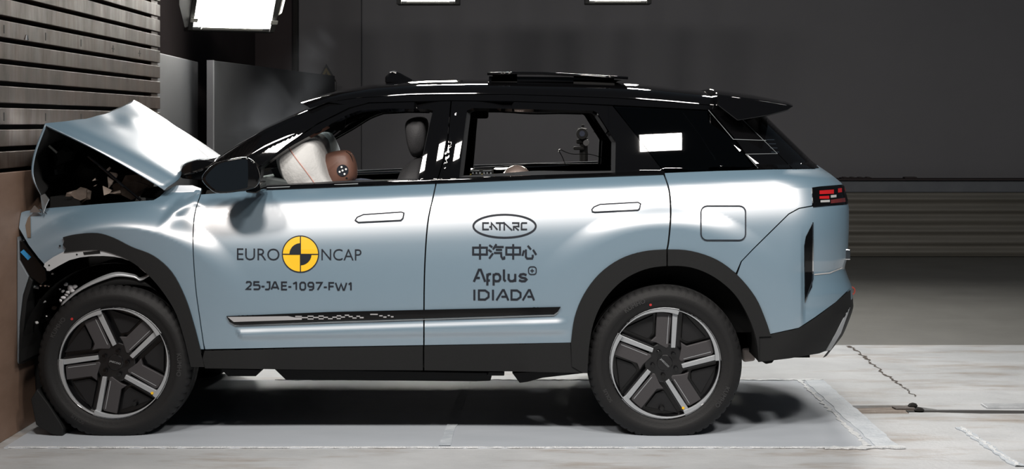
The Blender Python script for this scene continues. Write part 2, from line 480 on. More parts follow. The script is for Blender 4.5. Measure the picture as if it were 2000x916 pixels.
# partition panels
def partition(px0, px1, label, edge):
    zt = 1.934
    D0 = (zt-CH)*F/(VY-px0[1]); D1 = (zt-CH)*F/(VY-px1[1])
    a = Vector(((px0[0]-VX)*D0/F, D0+CY)); b = Vector(((px1[0]-VX)*D1/F, D1+CY))
    d = (b-a).normalized(); n = Vector((d.y, -d.x))*.05
    root = empty('partition_panel', (a.x, a.y, 0), label, 'partition', 'grey partition panels beyond the car')
    q = [a, b, b+n, a+n]
    v = [(p.x, p.y, z) for z in (0, zt) for p in q]
    finish(build('board', v, [(0, 1, 5, 4), (1, 2, 6, 5), (2, 3, 7, 6), (3, 0, 4, 7), (4, 5, 6, 7), (3, 2, 1, 0)], M['slabm'], root), bevel=.006)
    if edge:
        q = [a-d*.01+Vector((.0, 0)), a+Vector((.05, -.012)), a+n*.0+Vector((.05, .02)), a+n-d*.01]
        q = [a-d*.012-n*.02, a-d*.012+n*1.02, a+n*1.02+d*.02, a-n*.02+d*.02]
        v = [(p.x, p.y, z) for z in (0, zt+.002) for p in q]
        build('edge_strip', v, [(0, 1, 5, 4), (1, 2, 6, 5), (2, 3, 7, 6), (3, 0, 4, 7), (4, 5, 6, 7), (3, 2, 1, 0)], M['slabedge'], root)
partition((250, 92), (375, 121), 'grey partition panel directly beside the steel crash barrier', False)
partition((405, 118), (645, 148), 'wide grey partition panel with a pale front edge, behind the crumpled hood', True)

# warning sign on the back wall
sg = empty('warning_sign', P(638, 176, 9.88), 'dim triangular warning sign with a text plate on the grey wall', 'sign')
sgn = mat('sign_yellow', (.13, .10, .035), .6); sgw = mat('sign_white', (.085, .085, .088), .6); sgb = mat('sign_black', (.012, .012, .014), .6)
slab('plate', [(618, 160), (657, 160), (657, 176), (618, 176)], 9.87, 9.9, sgw, sg, .001)
slab('triangle_border', [(637, 125), (656, 158), (619, 158)], 9.865, 9.9, sgb, sg, .001)
slab('triangle_face', [(637, 132), (651, 155), (624, 155)], 9.86, 9.87, sgn, sg, 0)
slab('bolt_symbol', [(639, 138), (634, 147), (637, 147), (635, 154), (641, 145), (638, 145)], 9.855, 9.86, sgb, sg, 0)
text_on('plate_text', '当心触电', 622, 653, 163, 172, sgb, sg, fn=lambda x, y: P(x, y, 9.865))

# corrugated guard along the back wall
cg = empty('corrugated_guard', (4.8, 9.5, 0), 'low corrugated olive grey guard running along the back wall', 'guard')
prof = []
for i in range(97):
    z = .005+.68*i/96; prof.append((9.45-.016*math.sin(z/.68*2*math.pi*6.0-1.2)-.02*math.cos(z*90)*.1, z))
build('corrugated_sheet', [(x, y, z) for x in (-1.8, 11.8) for y, z in prof]+[(x, 9.75, z) for x in (-1.8, 11.8) for z in (.685, .005)],
      [(i, i+1, 97+i+1, 97+i) for i in range(96)]+[(96, 194, 196, 193)]+[tuple(range(97))+(194, 195)], M['corr'], cg, smooth=False)
finish(cg.children[0], auto=50)
vs, fs = box(-1.8, 11.8, 9.52, 9.75, .685, .815); finish(build('top_band', vs, fs, M['corrtop'], cg), bevel=.01)
vs, fs = box(-1.8, 11.8, 9.47, 9.75, .815, .832); finish(build('top_rail', vs, fs, M['wallL'], cg), bevel=.003)
def lump(name, a, b, y, label):
    p = P(a[0], a[1], y); q = P(b[0], b[1], y)
    vs, fs = box(p.x, q.x, y, y+.12, .832, p.z)
    for k in range(4):
        x = p.x+(q.x-p.x)*(k+.5)/4; box(x-.02, x+.02, y-.01, y+.1, .833, .85, vs, fs)
    tag(finish(build(name, vs, fs, M['wallL']), bevel=.005), label, 'fixture')
lump('clamp_bar', (1643, 347), (1704, 353), 9.5, 'dark bar lying on the guard rail right behind the tail lamp')
lump('bracket', (1768, 347), (1790, 353), 9.5, 'small dark bracket on the guard rail right of the car')

# steel crash barrier
cb = empty('crash_barrier', (XB-.4, .5, 0), 'massive crash barrier faced with rusty horizontal steel rails and brown plywood', 'barrier')
vs, fs = box(XB-1.2, XB-.06, -3.2, 2.89, 0, 3.2); build('core_block', vs, fs, mat('barrier_core', (.012, .010, .009), .9), cb)
vs, fs = box(XB-.06, XB-.012, 2.72, 2.89, 1.1, 3.2); finish(build('end_post', vs, fs, M['rail'], cb), bevel=.004)
z = 1.224
k = 0
while z < 3.1:
    vs, fs = box(XB-.055, XB, -3.2, 2.905, z, z+.0765)
    r = build('rail', vs, fs, M['rail'], cb); finish(r, bevel=.003)
    if k in (2, 6, 10, 14):
        vs, fs = [], []
        for yy, cross in ((-.05, 0), (.55, 0), (1.15, 0), (1.78, 1), (2.38, 1), (-.7, 0)):
            box(XB-.001, XB+.0008, yy-.006, yy+.006, z+.018, z+.056, vs, fs)
            if cross: box(XB-.001, XB+.0008, yy-.028, yy+.028, z+.034, z+.040, vs, fs)
        build('bolt_slot', vs, fs, M['pit'], r)
    z += .0986; k += 1
vs, fs = box(XB-.04, XB+.006, -3.2, 1.9, .0, 1.205); finish(build('plywood_board', vs, fs, M['ply'], cb), bevel=.003)
vs, fs = tube([P(52, 68, .12), P(51, 78, .12)], [.006, .012]); build('screw', vs, fs, M['chrome'], cb)

# floor plate with taped borders
ft = empty('steel_floor_plate', (-.4, .65, 0), 'flat pale painted steel plate on the floor under the car', 'plate')
vs, fs = box(-2.30, 1.60, -.23, 1.555, 0, .004); build('plate_sheet', vs, fs, M['plate'], ft)
def ragged(x0, y0, x1, y1, wd, n, seed, name, m, parent, z=.0055, amp=.5):
    rnd = random.Random(seed); d = Vector((x1-x0, y1-y0)); L_ = d.length; d.normalize(); nn = Vector((-d.y, d.x)); vs = []; fs = []
    for i in range(n+1):
        p = Vector((x0, y0))+d*L_*i/n
        a = p+nn*wd*(.5+amp*(rnd.random()-.3)); b = p-nn*wd*(.5+amp*(rnd.random()-.3))
        vs += [(a.x, a.y, z+rnd.random()*.002), (b.x, b.y, z+rnd.random()*.002), (a.x, a.y, z-.004), (b.x, b.y, z-.004)]
        if i:
            q = 4*i; fs += [(q-4, q-3, q+1, q), (q-4, q, q+2, q-2), (q-3, q-1, q+3, q+1)]
    return build(name, vs, fs, m, parent)
ragged(1.585, -.22, 1.585, 1.55, .10, 26, 1, 'border_tape', M['tape'], ft, amp=.12)
ragged(1.50, -.20, 1.505, 1.53, .012, 60, 2, 'tape_edge', M['rag'], ft, z=.0062, amp=1.6)
ragged(-2.28, -.228, 1.66, -.228, .006, 110, 3, 'front_edge_tape', M['rag'], ft, z=.0062, amp=1.2)
ragged(-1.4, 1.552, 1.64, 1.552, .020, 110, 4, 'rear_edge_tape', M['rag'], ft, z=.0062, amp=1.4)
ragged(-.365, -.20, -.335, 1.54, .045, 30, 5, 'seam_tape', M['tape'], ft, z=.0052, amp=.15)
ragged(1.30, -.235, 1.66, -.225, .025, 14, 12, 'corner_tape', M['rag'], ft, z=.0065, amp=1.4)

# tow slot in the floor: torn cover, dark fill standing for the slit's shade
tw = empty('slot_cover', (1.9, .69, 0), 'torn brown wooden cover over the tow slot in the floor', 'cover')
def flatpoly(name, pts, z0, z1, m, parent):
    a = [Vector((x, y, z1)) for x, y in pts]; b = [Vector((x, y, z0)) for x, y in pts]
    return ringloft(name, [b, a], m, parent, smooth=False)
def F0(px, py):
    D = CH*F/(py-VY); return ((px-VX)*D/F, D+CY)
M['wood'] = simple('splintered_wood', (.12, .085, .06), (.36, .31, .27), 7, .8, .8, stretch=(.5, 4, 1))
flatpoly('broken_board', [F0(*p) for p in ((1662, 796), (1700, 795), (1740, 794), (1790, 798), (1782, 804), (1765, 810), (1700, 809), (1668, 811), (1655, 806))], -.03, -.004, M['wood'], tw)
flatpoly('splinter', [F0(*p) for p in ((1742, 795), (1782, 794), (1788, 799), (1750, 799))], -.012, .003, simple('dark_wood', (.06, .05, .045), (.14, .12, .11), 9, .8, .6, stretch=(.5, 4, 1)), tw)
flatpoly('red_scrap', [F0(*p) for p in ((1642, 808), (1646, 800), (1652, 798), (1650, 810))], -.01, .004, mat('red_scrap', (.25, .01, .01), .6), tw)
# concrete lips that narrow the slot right of the cover
for nm, pts in (('trim_3', ((1768, 791), (1800, 796), (1830, 800), (2100, 803), (2100, 785), (1768, 785))), ('trim_4', ((1775, 806), (1830, 806), (1940, 809), (2100, 811), (2100, 822), (1775, 822)))):
    o = flatpoly(nm, [F0(*p) for p in pts], -.04, .0012, M['concrete'], None); struct(o)
vs, fs = [], []
a = F0(1925, 798); b = F0(2040, 798)
box(a[0], b[0], .70, .80, -.02, .012, vs, fs)
bx = tag(finish(build('rail_box', vs, fs, simple('galvanised', (.4, .42, .44), (.6, .62, .64), 9, .4, .1, metal=.4)), bevel=.004), 'grey metal box at the end of the floor slot', 'box')
a = F0(1770, 802); b = F0(1930, 807); vs, fs = box(a[0], b[0]+.2, b[1]-.005, a[1]+.012, -.1, -.0005); build('slit_shade', vs, fs, M['pit'], tw)  # dark box added to stand for the shade inside the narrow slit
# pebbles / clods beside the slot
for i, (px, py) in enumerate(((1783, 795), (1795, 804))):
    x, y = F0(px, py); o = ringloft('rubble', [[Vector((x+r*math.cos(t)*(1+.3*random.random()), y+r*math.sin(t), z)) for t in [k*math.pi/4 for k in range(8)]] for r, z in ((.018, 0), (.024, .008), (.014, .018), (.004, .022))], M['pit'], None, smooth=False)
    tag(o, ('dark lump of rubble on the far lip of the floor slot', 'dark lump of rubble on the near lip of the floor slot')[i], 'rubble')
# floor cracks and scars (thin ragged fillings)
crk = mat('crack_fill', (.07, .055, .045), .9)
pts = [F0(*p) for p in ((1655, 676), (1672, 684), (1692, 700), (1705, 712), (1730, 732), (1757, 750), (1772, 762), (1790, 776))]
rnd = random.Random(5); vs = []; fs = []
for i in range(60):
    t = i/59*(len(pts)-1); k = min(int(t), len(pts)-2); f = t-k
    x = pts[k][0]*(1-f)+pts[k+1][0]*f+rnd.uniform(-.012, .012); y = pts[k][1]*(1-f)+pts[k+1][1]*f; ww = rnd.uniform(.003, .016)*(1-i/90)
    vs += [(x-ww, y, .0015), (x+ww, y+.01, .0015)]
    if i: fs.append((2*i-2, 2*i-1, 2*i+1, 2*i))
struct(build('trim_5', vs, fs, crk))
tp = empty('torn_floor_tape', (*F0(1930, 860), 0), 'torn strip of silver tape stuck on the floor at lower right', 'tape')
a, b = F0(1875, 836), F0(1990, 912); ragged(a[0], a[1], b[0], b[1], .035, 24, 21, 'tape_strip', M['tape'], tp, z=.004, amp=.5)
ragged(a[0], a[1], b[0], b[1], .008, 40, 22, 'torn_edge', M['rag'], tp, z=.006, amp=2.4)

# ------------------------------------------------------------ lamps beyond the car
def lamp(pl, pr, pt, pb, y, label, em, flap=False, tilt=.22):
    a = P(pl, pb, y); b = P(pr, pb, y); zt = P(pl, pt, y).z
    cx = (a.x+b.x)/2; root = empty('studio_lamp', (cx, y, a.z), label, 'lamp', 'studio lamps hanging beyond the car')
    H = zt-a.z; d = H*tilt          # top further forward than the bottom: the face looks down at the car
    def fr(x0, x1, z0, z1, y0, y1, nm, m, bev=.004):
        v = []
        for x in (x0, x1):
            for yy in (y0, y1):
                for z in (z0, z1): v.append((x, yy-d*(z-a.z)/H, z))
        return finish(build(nm, v, [(0, 1, 3, 2), (4, 6, 7, 5), (0, 4, 5, 1), (2, 3, 7, 6), (0, 2, 6, 4), (1, 5, 7, 3)], m, root), bevel=bev)
    e = .045
    fr(a.x-e, b.x+e, a.z-.03, zt+.03, y+.01, y+.14, 'housing', M['lamp'], .01)
    fr(a.x, b.x, a.z, zt, y-.002, y+.012, 'diffuser', em, 0)
    fr(a.x-e, a.x-.004, a.z-.03, zt+.03, y-.03, y+.01, 'frame_side', M['lamp'])
    fr(b.x+.004, b.x+e, a.z-.03, zt+.03, y-.03, y+.01, 'frame_side', M['lamp'])
    w_ = b.x-a.x
    fr(a.x+.1*w_, b.x-.1*w_, a.z-.022, a.z-.006, y-.05, y-.005, 'frame_bottom', M['lampedge'])
    for x in (a.x-e*.9, b.x-.01): fr(x, x+.06, a.z+.03, a.z+.06, y-.06, y-.02, 'clip', M['lampedge'])
    if flap:
        v = [(a.x-e, y-.02, a.z-.0), (a.x-e-.01, y-.02, zt+.03), (a.x-e-.16, y-.10, zt+.03), (a.x-e-.11, y-.08, a.z+.16), (a.x-e-.03, y-.04, a.z-.01)]
        o = build('barn_door', [(x, yy-d*(z-a.z)/H, z) for x, yy, z in v], [(0, 1, 2, 3, 4)], M['greyflap'], root); finish(o, solid=.006)
        x1 = b.x+e+.005
        v = [(x1, y-.02, a.z+.10), (x1+.02, y-.02, zt+.03), (x1+.045, y-.10, zt+.03), (x1+.012, y-.08, a.z+.12)]
        o = build('barn_door', [(x, yy-d*(z-a.z)/H, z) for x, yy, z in v], [(0, 1, 2, 3)], M['lampedge'], root); finish(o, solid=.004)
    vs, fs = tube([(cx, y+.1-d, zt), (cx, y+.1-d, zt+.5), (cx, y+.1-d, 6.4)], .025); build('hanging_rod', vs, fs, M['lamp'], root)
    return root
L1 = lamp(377, 527, -75, 54, 5.5, 'large white studio lamp with barn doors, above the crumpled hood', M['emit'], True, .7)
L1.rotation_euler.z = math.radians(25)
lamp(785, 888, -125, 2, 6.5, 'studio lamp at the top edge above the front door, only its lower rim showing', M['emit2'])
lamp(1152, 1262, -127, 1, 6.5, 'studio lamp at the top edge above the rear door, only its lower rim showing', M['emit2'])

# camera tripod seen through the rear window
tr = empty('tripod_camera', P(1135, 614, 4.5).xy.to_3d(), 'black high-speed camera on a tripod, seen through the rear door window', 'camera')
def pb(nm, x0, x1, y0, y1, d0, d1, m=M['dark'], bev=.004):
    slab(nm, [(x0, y0), (x1, y0), (x1, y1), (x0, y1)], d0, d1, m, tr, bev)
blk = mat('camera_black', (.006, .0055, .005), .6, spec=.2)
pb('camera_body', 1129, 1147, 250, 270, 4.45, 4.62, blk, .012)
pb('top_handle', 1136, 1141, 243, 252, 4.48, 4.54, blk)
vs, fs = tube([P(1137, 261, 4.46), P(1137, 261, 4.38)], [.045, .040], n=20); build('lens', vs, fs, blk, tr)
vs, fs = tube([P(1137, 261, 4.379), P(1137, 261, 4.376)], [.022, .020], n=20); build('lens_glass', vs, fs, mat('lens_blue', (.05, .055, .075), .1), tr)
pb('tripod_head', 1126, 1150, 272, 281, 4.46, 4.58, blk, .01)
pb('pan_arm', 1120, 1142, 286, 293, 4.42, 4.52, blk, .01)
vs, fs = tube([P(1145, 279, 4.44), P(1145, 279, 4.38)], [.024, .022], n=16); build('knob', vs, fs, mat('knob_grey', (.04, .038, .038), .5), tr)
vs, fs = tube([P(1140, 270, 4.5), P(1140, 296, 4.5)], .03); build('neck', vs, fs, blk, tr)
base = P(1140, 296, 4.5)
vs, fs = tube([base, (base.x, 4.5, .35)], .032, n=12); build('column', vs, fs, blk, tr)
for a in (.5, 2.6, 4.7):
    vs, fs = tube([(base.x, 4.5, .75), (base.x+.42*math.cos(a), 4.5+.42*math.sin(a), .005)], .016); build('leg', vs, fs, blk, tr)
vs, fs = tube([P(*p, 1.55) for p in smoothp([(1106, 326), (1098, 306), (1092, 295), (1094, 292), (1105, 297), (1120, 301), (1150, 301), (1170, 306), (1185, 310)], 4)], .0022, n=6)
cbl = tag(build('cable', vs, fs, M['pit']), 'thin black cable looping inside the rear window', 'cable')
vs, fs = tube([P(1091.5, 297, 1.548), P(1092.5, 292.5, 1.548), P(1095, 292, 1.548)], .004, n=6)
build('tape_wrap', vs, fs, M['lampedge'], cbl)

exec_car = True
# ------------------------------------------------------------ car: outlines in photo pixels, lifted onto the flank surface
rear_out = smoothp([(1115, 669), (1122, 620), (1140, 575), (1170, 535), (1210, 506), (1255, 491), (1303, 487), (1350, 490), (1400, 507), (1440, 537), (1475, 580), (1495, 625), (1504, 652)], 4)
rear_in = smoothp([(1147, 728), (1150, 680), (1159, 630), (1180, 585), (1215, 548), (1258, 526), (1303, 519), (1350, 522), (1395, 541), (1435, 575), (1462, 620), (1477, 665), (1481, 706)], 4)
ro_door = [p for p in rear_out if p[0] < 1300]; ro_q = [p for p in rear_out if p[0] > 1306]
ri_door = [p for p in rear_in if p[0] < 1299]; ri_q = [p for p in rear_in if p[0] > 1304]
bline = smoothp([(852, 357), (846, 385), (835, 440), (829, 540), (828, 674)], 4)
cline = smoothp([(1296, 338), (1307, 372), (1310, 420), (1306, 470), (1303, 487)], 4)
aline = smoothp([(392, 380), (380, 420), (377, 480), (382, 560), (390, 620), (399, 682)], 4)
sh = lambda l, dx: [(x+dx, y) for x, y in l]

fd = panel('front_door', [(392, 380), (510, 371), (700, 362)]+sh(bline, -1.5)+[(640, 677)]+[(401, 682)]+sh(aline, 1)[::-1][1:], M['paint'])
rd = panel('rear_door', sh(bline, 1.3)[::-1]+[(1100, 345)]+sh(cline, -1.7)+ro_door[::-1]+[(1000, 671)], M['paint'])
qp_low = [(1504, 652), (1560, 641)]
seam = [(1446, 512), (1540, 418), (1560, 407), (1586, 402)]
qp = panel('quarter_panel', sh(cline, 1.6)[::-1]+[(1400, 334), (1510, 331), (1607, 330), (1630, 345), (1648, 362), (1588, 366), (1586, 401)]+[(1560, 406), (1540, 417), (1470, 486), (1452, 505), (1447, 510), (1437, 533)]+[p for p in ro_q if p[0] < 1434][::-1], M['paint'])
rb = panel('rear_bumper', [(1449, 511), (1472, 487), (1541, 419), (1561, 408), (1587, 403.5), (1655, 400), (1653, 500), (1645, 520), (1652, 543), (1660, 563)]+[(1632, 590), (1592, 619), (1560, 640), (1505, 652)]+[p for p in ro_q if p[0] > 1438][::-1], M['paint'])
rl = panel('rear_lower_cladding', [(1481, 657), (1506, 653), (1560, 642), (1593, 621), (1632, 592), (1661, 566), (1662, 600), (1642, 650), (1618, 683), (1600, 690), (1540, 700), (1481, 707)], M['clad'], off=.004)
panel('diffuser_edge', [(1660, 600), (1642, 650), (1622, 683), (1612, 686), (1630, 655), (1648, 620)], M['silver'], rl, off=.008)
panel('door_arch_cladding', ro_door+[(1301, 488), (1301, 519)]+ri_door[::-1]+[(1140, 728), (1117, 715)], M['clad'], off=.012)
panel('quarter_arch_cladding', [(1304, 488)]+ro_q+[(1506, 656), (1482, 657)]+ri_q[::-1]+[(1304, 519)], M['clad'], off=.012)
panel('front_sill_cladding', [(400, 685), (640, 679), (826, 676), (826, 723), (640, 722), (401, 719), (396, 700)], M['clad'], off=.006)
panel('rear_sill_cladding', [(829, 676), (1000, 672), (1114, 670), (1117, 715), (1140, 728), (1000, 725), (829, 723)], M['clad'], off=.006)
# fuel flap, handles: outlined in dark seams
def seamline(parent, pts, wd=2.2, closed=True, name='seam'):
    return strokes(name, [(wd+.3, pts+[pts[0]] if closed else pts)], M['ink'], parent, w=wd, off=.0048)
def rrect(x0, y0, x1, y1, r, n=4, sk=0):
    out = []
    for cx, cy, a0 in ((x1-r, y0+r, -90), (x1-r, y1-r, 0), (x0+r, y1-r, 90), (x0+r, y0+r, 180)):
        for k in range(n+1):
            a = math.radians(a0+90*k/n); out.append((cx+r*math.cos(a), cy+r*math.sin(a)))
    return out
ff = panel('fuel_flap', rrect(1370, 403, 1455, 468, 11), M['paint'], qp, off=.0015, thick=.001)
seamline(ff, rrect(1369, 402, 1456, 469, 12), 2.0)
h1 = [(694, 430), (698, 424), (710, 419), (784, 414), (789, 416), (787, 426), (783, 430), (700, 434)]
h2 = [(1156, 409), (1160, 404), (1172, 399), (1246, 395), (1251, 398), (1249, 407), (1246, 410), (1162, 414), (1157, 413)]
for d_, h_ in ((fd, h1), (rd, h2)):
    hp = panel('door_handle', h_, M['paint'], d_, off=.004, thick=.004)
    seamline(d_, h_, 2.2, name='handle_gap')
panel('body_shell', [(402, 372), (520, 366), (850, 352), (1300, 333), (1600, 326), (1640, 370), (1640, 520), (1640, 580), (1590, 625), (1500, 640)]+rear_in[::-1][3:-3]+[(1150, 640), (1150, 712), (420, 712), (385, 640), (370, 560), (365, 470), (392, 400)], M['dark'], off=-.022, thick=.01, step=14)
# vent slot in the bumper
vt = panel('bumper_vent', [(1587, 436), (1586, 560), (1572, 588), (1571, 480), (1574, 462)], M['black'], rb, off=.004, thick=.003)
strokes('vent_edge', [(2.2, [(1587.5, 434), (1587.5, 545), (1572, 590)])], M['chrome'], rb, off=.005)
strokes('bumper_crease', [(2.5, [(1590, 536), (1620, 533), (1645, 523)])], M['clear'], rb, off=.003)
# side moulding
ml = panel('side_moulding', [(443, 617), (640, 609), (900, 603), (1095, 599), (1090, 607), (1082, 613), (900, 619), (640, 627), (470, 634), (458, 633), (449, 628)], M['black'], off=.010, thick=.012)
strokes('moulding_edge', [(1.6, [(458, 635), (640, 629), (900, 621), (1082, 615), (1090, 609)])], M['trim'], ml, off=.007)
def cc(x, y): return (420+x/3.524, 430+y/3.524)
def rc(x0, y0, x1, y1): return [cc(x0, y0), cc(x1, y0), cc(x1, y1), cc(x0, y1)]
pol = [[cc(90, 664), cc(505, 658), cc(552, 667), cc(600, 667), cc(600, 683), cc(132, 698)]]
for y, l in ((656, ((555, 600), (640, 680), (715, 750), (840, 870))), (665, ((600, 642), (678, 717), (748, 780), (810, 842), (868, 897))), (675, ((640, 680), (715, 750), (780, 812), (840, 868)))):
    pol += [rc(a, y-(a-555)*.014, b, y+8-(a-555)*.014) for a, b in l]
pol += [rc(*r) for r in ((895, 648, 925, 656), (922, 657, 950, 665), (975, 655, 1000, 663), (948, 667, 976, 675), (998, 664, 1025, 673), (1070, 642, 1122, 650), (1132, 652, 1155, 660), (1160, 660, 1182, 669), (1190, 650, 1205, 658), (1212, 658, 1230, 667))]
patch('checker_print', pol[:1], mat('grey_print_solid', (.34, .34, .35), .5), ml, off=.0125)
patch('checker_squares', pol[1:], mat('grey_print', (.34, .34, .35), .5), ml, off=.0125)
for o in (fd, rd, qp, rb, rl): pass

# ---- lettering on the front door
text_on('lettering', 'EURO', 463, 546, 484.5, 507.5, M['ink'], fd, bold=-.006, slope=1)
text_on('lettering', 'NCAP', 628, 706, 486, 508, M['ink'], fd, bold=-.006, slope=.6)
GL = {'2': [[(0, .18), (.15, 0), (.75, 0), (.95, .15), (.95, .38), (.8, .52), (0, 1), (1, 1)]], '5': [[(.95, 0), (.08, 0), (.05, .42), (.8, .42), (1, .56), (1, .84), (.82, 1), (0, 1)]],
      '-': [[(0, .62), (1, .62)]], 'J': [[(.3, 0), (.9, 0), (.9, .8), (.7, 1), (0, 1)]], 'A': [[(0, 1), (.42, 0), (.58, 0), (1, 1)], [(.18, .72), (.82, .72)]],
      'E': [[(1, 0), (.05, 0), (.05, 1), (1, 1)], [(.05, .48), (.9, .48)]], '1': [[(0, .2), (.55, 0), (.6, .02), (.6, 1)]],
      '0': [[(.25, 0), (.75, 0), (1, .2), (1, .8), (.75, 1), (.25, 1), (0, .8), (0, .2), (.25, 0)]],
      '9': [[(.15, 1), (.7, 1), (1, .8), (1, .2), (.78, 0), (.22, 0), (0, .16), (0, .42), (.2, .57), (1, .57)]], '7': [[(0, 0), (1, 0), (.3, 1)]],
      'F': [[(1, 0), (.05, 0), (.05, 1)], [(.05, .5), (.9, .5)]], 'W': [[(0, 0), (.22, .98), (.3, .98), (.5, .15), (.7, .98), (.78, .98), (1, 0)]]}
num = []
for g_, a_, b_ in (('2', 216, 250), ('5', 266, 308), ('-', 320, 341), ('J', 345, 380), ('A', 388, 438), ('E', 458, 496), ('-', 505, 525), ('1', 538, 574), ('0', 586, 622), ('9', 642, 678), ('7', 694, 736), ('-', 749, 770), ('F', 784, 820), ('W', 830, 906), ('1', 920, 946)):
    for ln in GL[g_]:
        num.append([(420+(a_+x*(b_-a_))/3.524, 430+(424+y*50+(a_-210)*.011)/3.524) for x, y in ln])
strokes('lettering', num, M['ink'], fd, w=3.0)
def sector(cx, cy, r, a0, a1, n=16): return [(cx, cy)]+[(cx+r*math.cos(math.radians(a0+(a1-a0)*k/n)), cy-r*math.sin(math.radians(a0+(a1-a0)*k/n))) for k in range(n+1)]
circ = lambda cx, cy, r, n=48, ry=None: [(cx+r*math.cos(2*math.pi*k/n), cy-(ry or r)*math.sin(2*math.pi*k/n)) for k in range(n)]
patch('target_disc', [circ(587, 496, 35.5)], M['yellow'], fd, off=.0022)
cl = circ(587, 496, 35.3)
strokes('target_marks', [(1.9, cl+[cl[0]]), (1.9, [(551.5, 496.3), (622.5, 496.6)]), (1.9, [(587, 460.5), (587, 531.5)])], M['ink'], fd, off=.0032)
patch('target_quadrants', [sector(587, 496.3, 21.5, 90, 180), sector(587, 496.3, 21.5, 270, 360)], M['ink'], fd, off=.003)
# ---- lettering on the rear door
el = circ(985.5, 441.5, 61, 56, 22.5)
strokes('oval_emblem', [(3.6, el+[el[0]])], M['ink'], rd)
def T(u, v): return (840+u/3.271, 380+v/3.271)
def lines(l): return [[T(*p) for p in s] for s in l]
strokes('emblem_lettering', lines([
    [(376, 181), (338, 181), (338, 222), (376, 222)],
    [(392, 224), (392, 181), (430, 224)], [(378, 205), (392, 205)],
    [(420, 181), (478, 181)], [(446, 181), (446, 228)],
    [(474, 228), (474, 181), (524, 228)],
    [(524, 181), (566, 181), (566, 203), (536, 203), (566, 228)], [(534, 203), (534, 228)],
    [(620, 181), (588, 181), (584, 186), (584, 222), (620, 222)]]), M['ink'], rd, w=3.0)
def zhong(x): return [[(x, 338), (x+88, 338), (x+88, 382), (x, 382), (x, 338)], [(x+44, 316), (x+44, 414)]]
cjk = zhong(275)+zhong(487)+[
    [(378, 322), (398, 336)], [(373, 352), (393, 366)], [(378, 408), (402, 374)],
    [(424, 316), (402, 350)], [(416, 334), (470, 334)], [(420, 352), (460, 352)], [(408, 372), (454, 372), (455, 395), (464, 410), (474, 408), (474, 394)],
    [(600, 356), (590, 390)], [(612, 350), (612, 398), (620, 408), (652, 408), (656, 398), (656, 384)], [(624, 326), (644, 350)], [(658, 352), (678, 384)]]
strokes('lettering', lines(cjk), M['ink'], rd, w=3.8)
ap = [[(280, 556), (312, 480), (324, 480), (352, 556)], [(296, 532), (318, 532)],
      [(366, 580), (366, 505)], [(366, 524), (374, 508), (390, 506)], [(366, 548), (382, 548)],
      [(406, 580), (406, 505)], [(406, 516), (420, 506), (438, 508), (448, 522), (448, 540), (438, 552), (420, 553), (406, 545)],
      [(472, 478), (472, 542), (482, 554)],
      [(502, 506), (502, 540), (512, 552), (530, 552), (542, 542)], [(544, 506), (544, 556)],
      [(616, 514), (598, 507), (578, 510), (572, 520), (582, 529), (608, 534), (616, 542), (606, 552), (586, 553), (568, 546)]]
strokes('lettering', lines(ap), M['ink'], rd, w=4.2)
strokes('lettering', lines([[(652, 474), (652, 498)], [(640, 486), (664, 486)]]), M['ink'], rd, w=2.0)
rr = rrect(*T(629, 461), *T(678, 510), 5); strokes('lettering', [rr+[rr[0]]], M['ink'], rd, w=2.0)
idi = [[(283, 607), (283, 675)], [(312, 612), (352, 612), (374, 628), (374, 654), (352, 670), (312, 670), (312, 612)], [(402, 607), (402, 675)],
       [(424, 675), (464, 610), (472, 610), (500, 675)], [(456, 652), (486, 652)],
       [(520, 612), (556, 612), (578, 628), (578, 654), (556, 670), (520, 670), (520, 612)],
       [(592, 675), (630, 610), (638, 610), (664, 675)], [(622, 652), (650, 652)]]
strokes('lettering', lines(idi), M['ink'], rd, w=3.8)

# ---- glasshouse
roofline = [(600, 212), (640, 197), (700, 189), (800, 184), (1000, 183), (1200, 190), (1350, 201), (1428, 210)]
silw = [(S(a, b).x, S(a, b).z) for a, b in smoothp([(400, 331), (470, 282), (520, 252), (570, 229), (610, 212), (650, 195), (700, 187)], 3)]
def bend(p, q, X, Z):
    d = (lin(silw, X)-Z)*.87
    t = max(0, 1-max(0, d)/.085)
    return .040*t*t-.014*t-.05*min(.25, Z-Zb(X))+.06*max(0, -.85-X)
EXTRA[0] = bend
ap_ = panel('front_pillar', smoothp([(410, 322), (470, 282), (520, 252), (570, 229), (610, 212), (642, 199)], 4)+[(700, 191), (735, 187), (720, 200), (682, 210), (620, 241), (560, 282), (520, 314), (500, 330), (470, 340), (415, 345)], M['black'], off=.004)
fw = smoothp([(509, 328), (560, 291), (630, 252), (673, 227), (705, 215)], 4)+[(760, 212), (836, 213), (846, 216), (840, 240), (817, 351), (660, 357), (512, 363), (506, 350)]
def bend2(p, q, X, Z):
    if q > 365: return 0
    if p < 1000:
        sp_ = 873-(q-280)*.19; c = (860 if p < sp_ else 896)-(q-280)*.15
        return 6e-6*min(70, abs(p-c))**2 if p > 800 else 0
    if p > 1195: return 4.0e-7*min(160, abs(p-1300))**2
    return 0
EXTRA[0] = bend2
panel('front_window_frame', [(499, 333), (521, 316), (561, 284), (621, 243), (683, 212), (721, 202), (850, 198), (880, 197.5)]+[(872, 290), (853, 353), (700, 360), (510, 369.5), (496, 368)], M['black'], holes=[fw], off=.004, thick=.03)
rw = [(912, 216), (925, 211), (1158, 216), (1166, 220), (1203, 278), (1202, 337), (1050, 342), (897, 347), (906, 260)]
panel('rear_window_frame', [(882.5, 197.5), (1000, 199), (1100, 202), (1196, 207), (1240, 262), (1296, 336.5), (1100, 343), (855, 353.5), (874, 290)], M['black'], holes=[rw], off=.004, thick=.03)
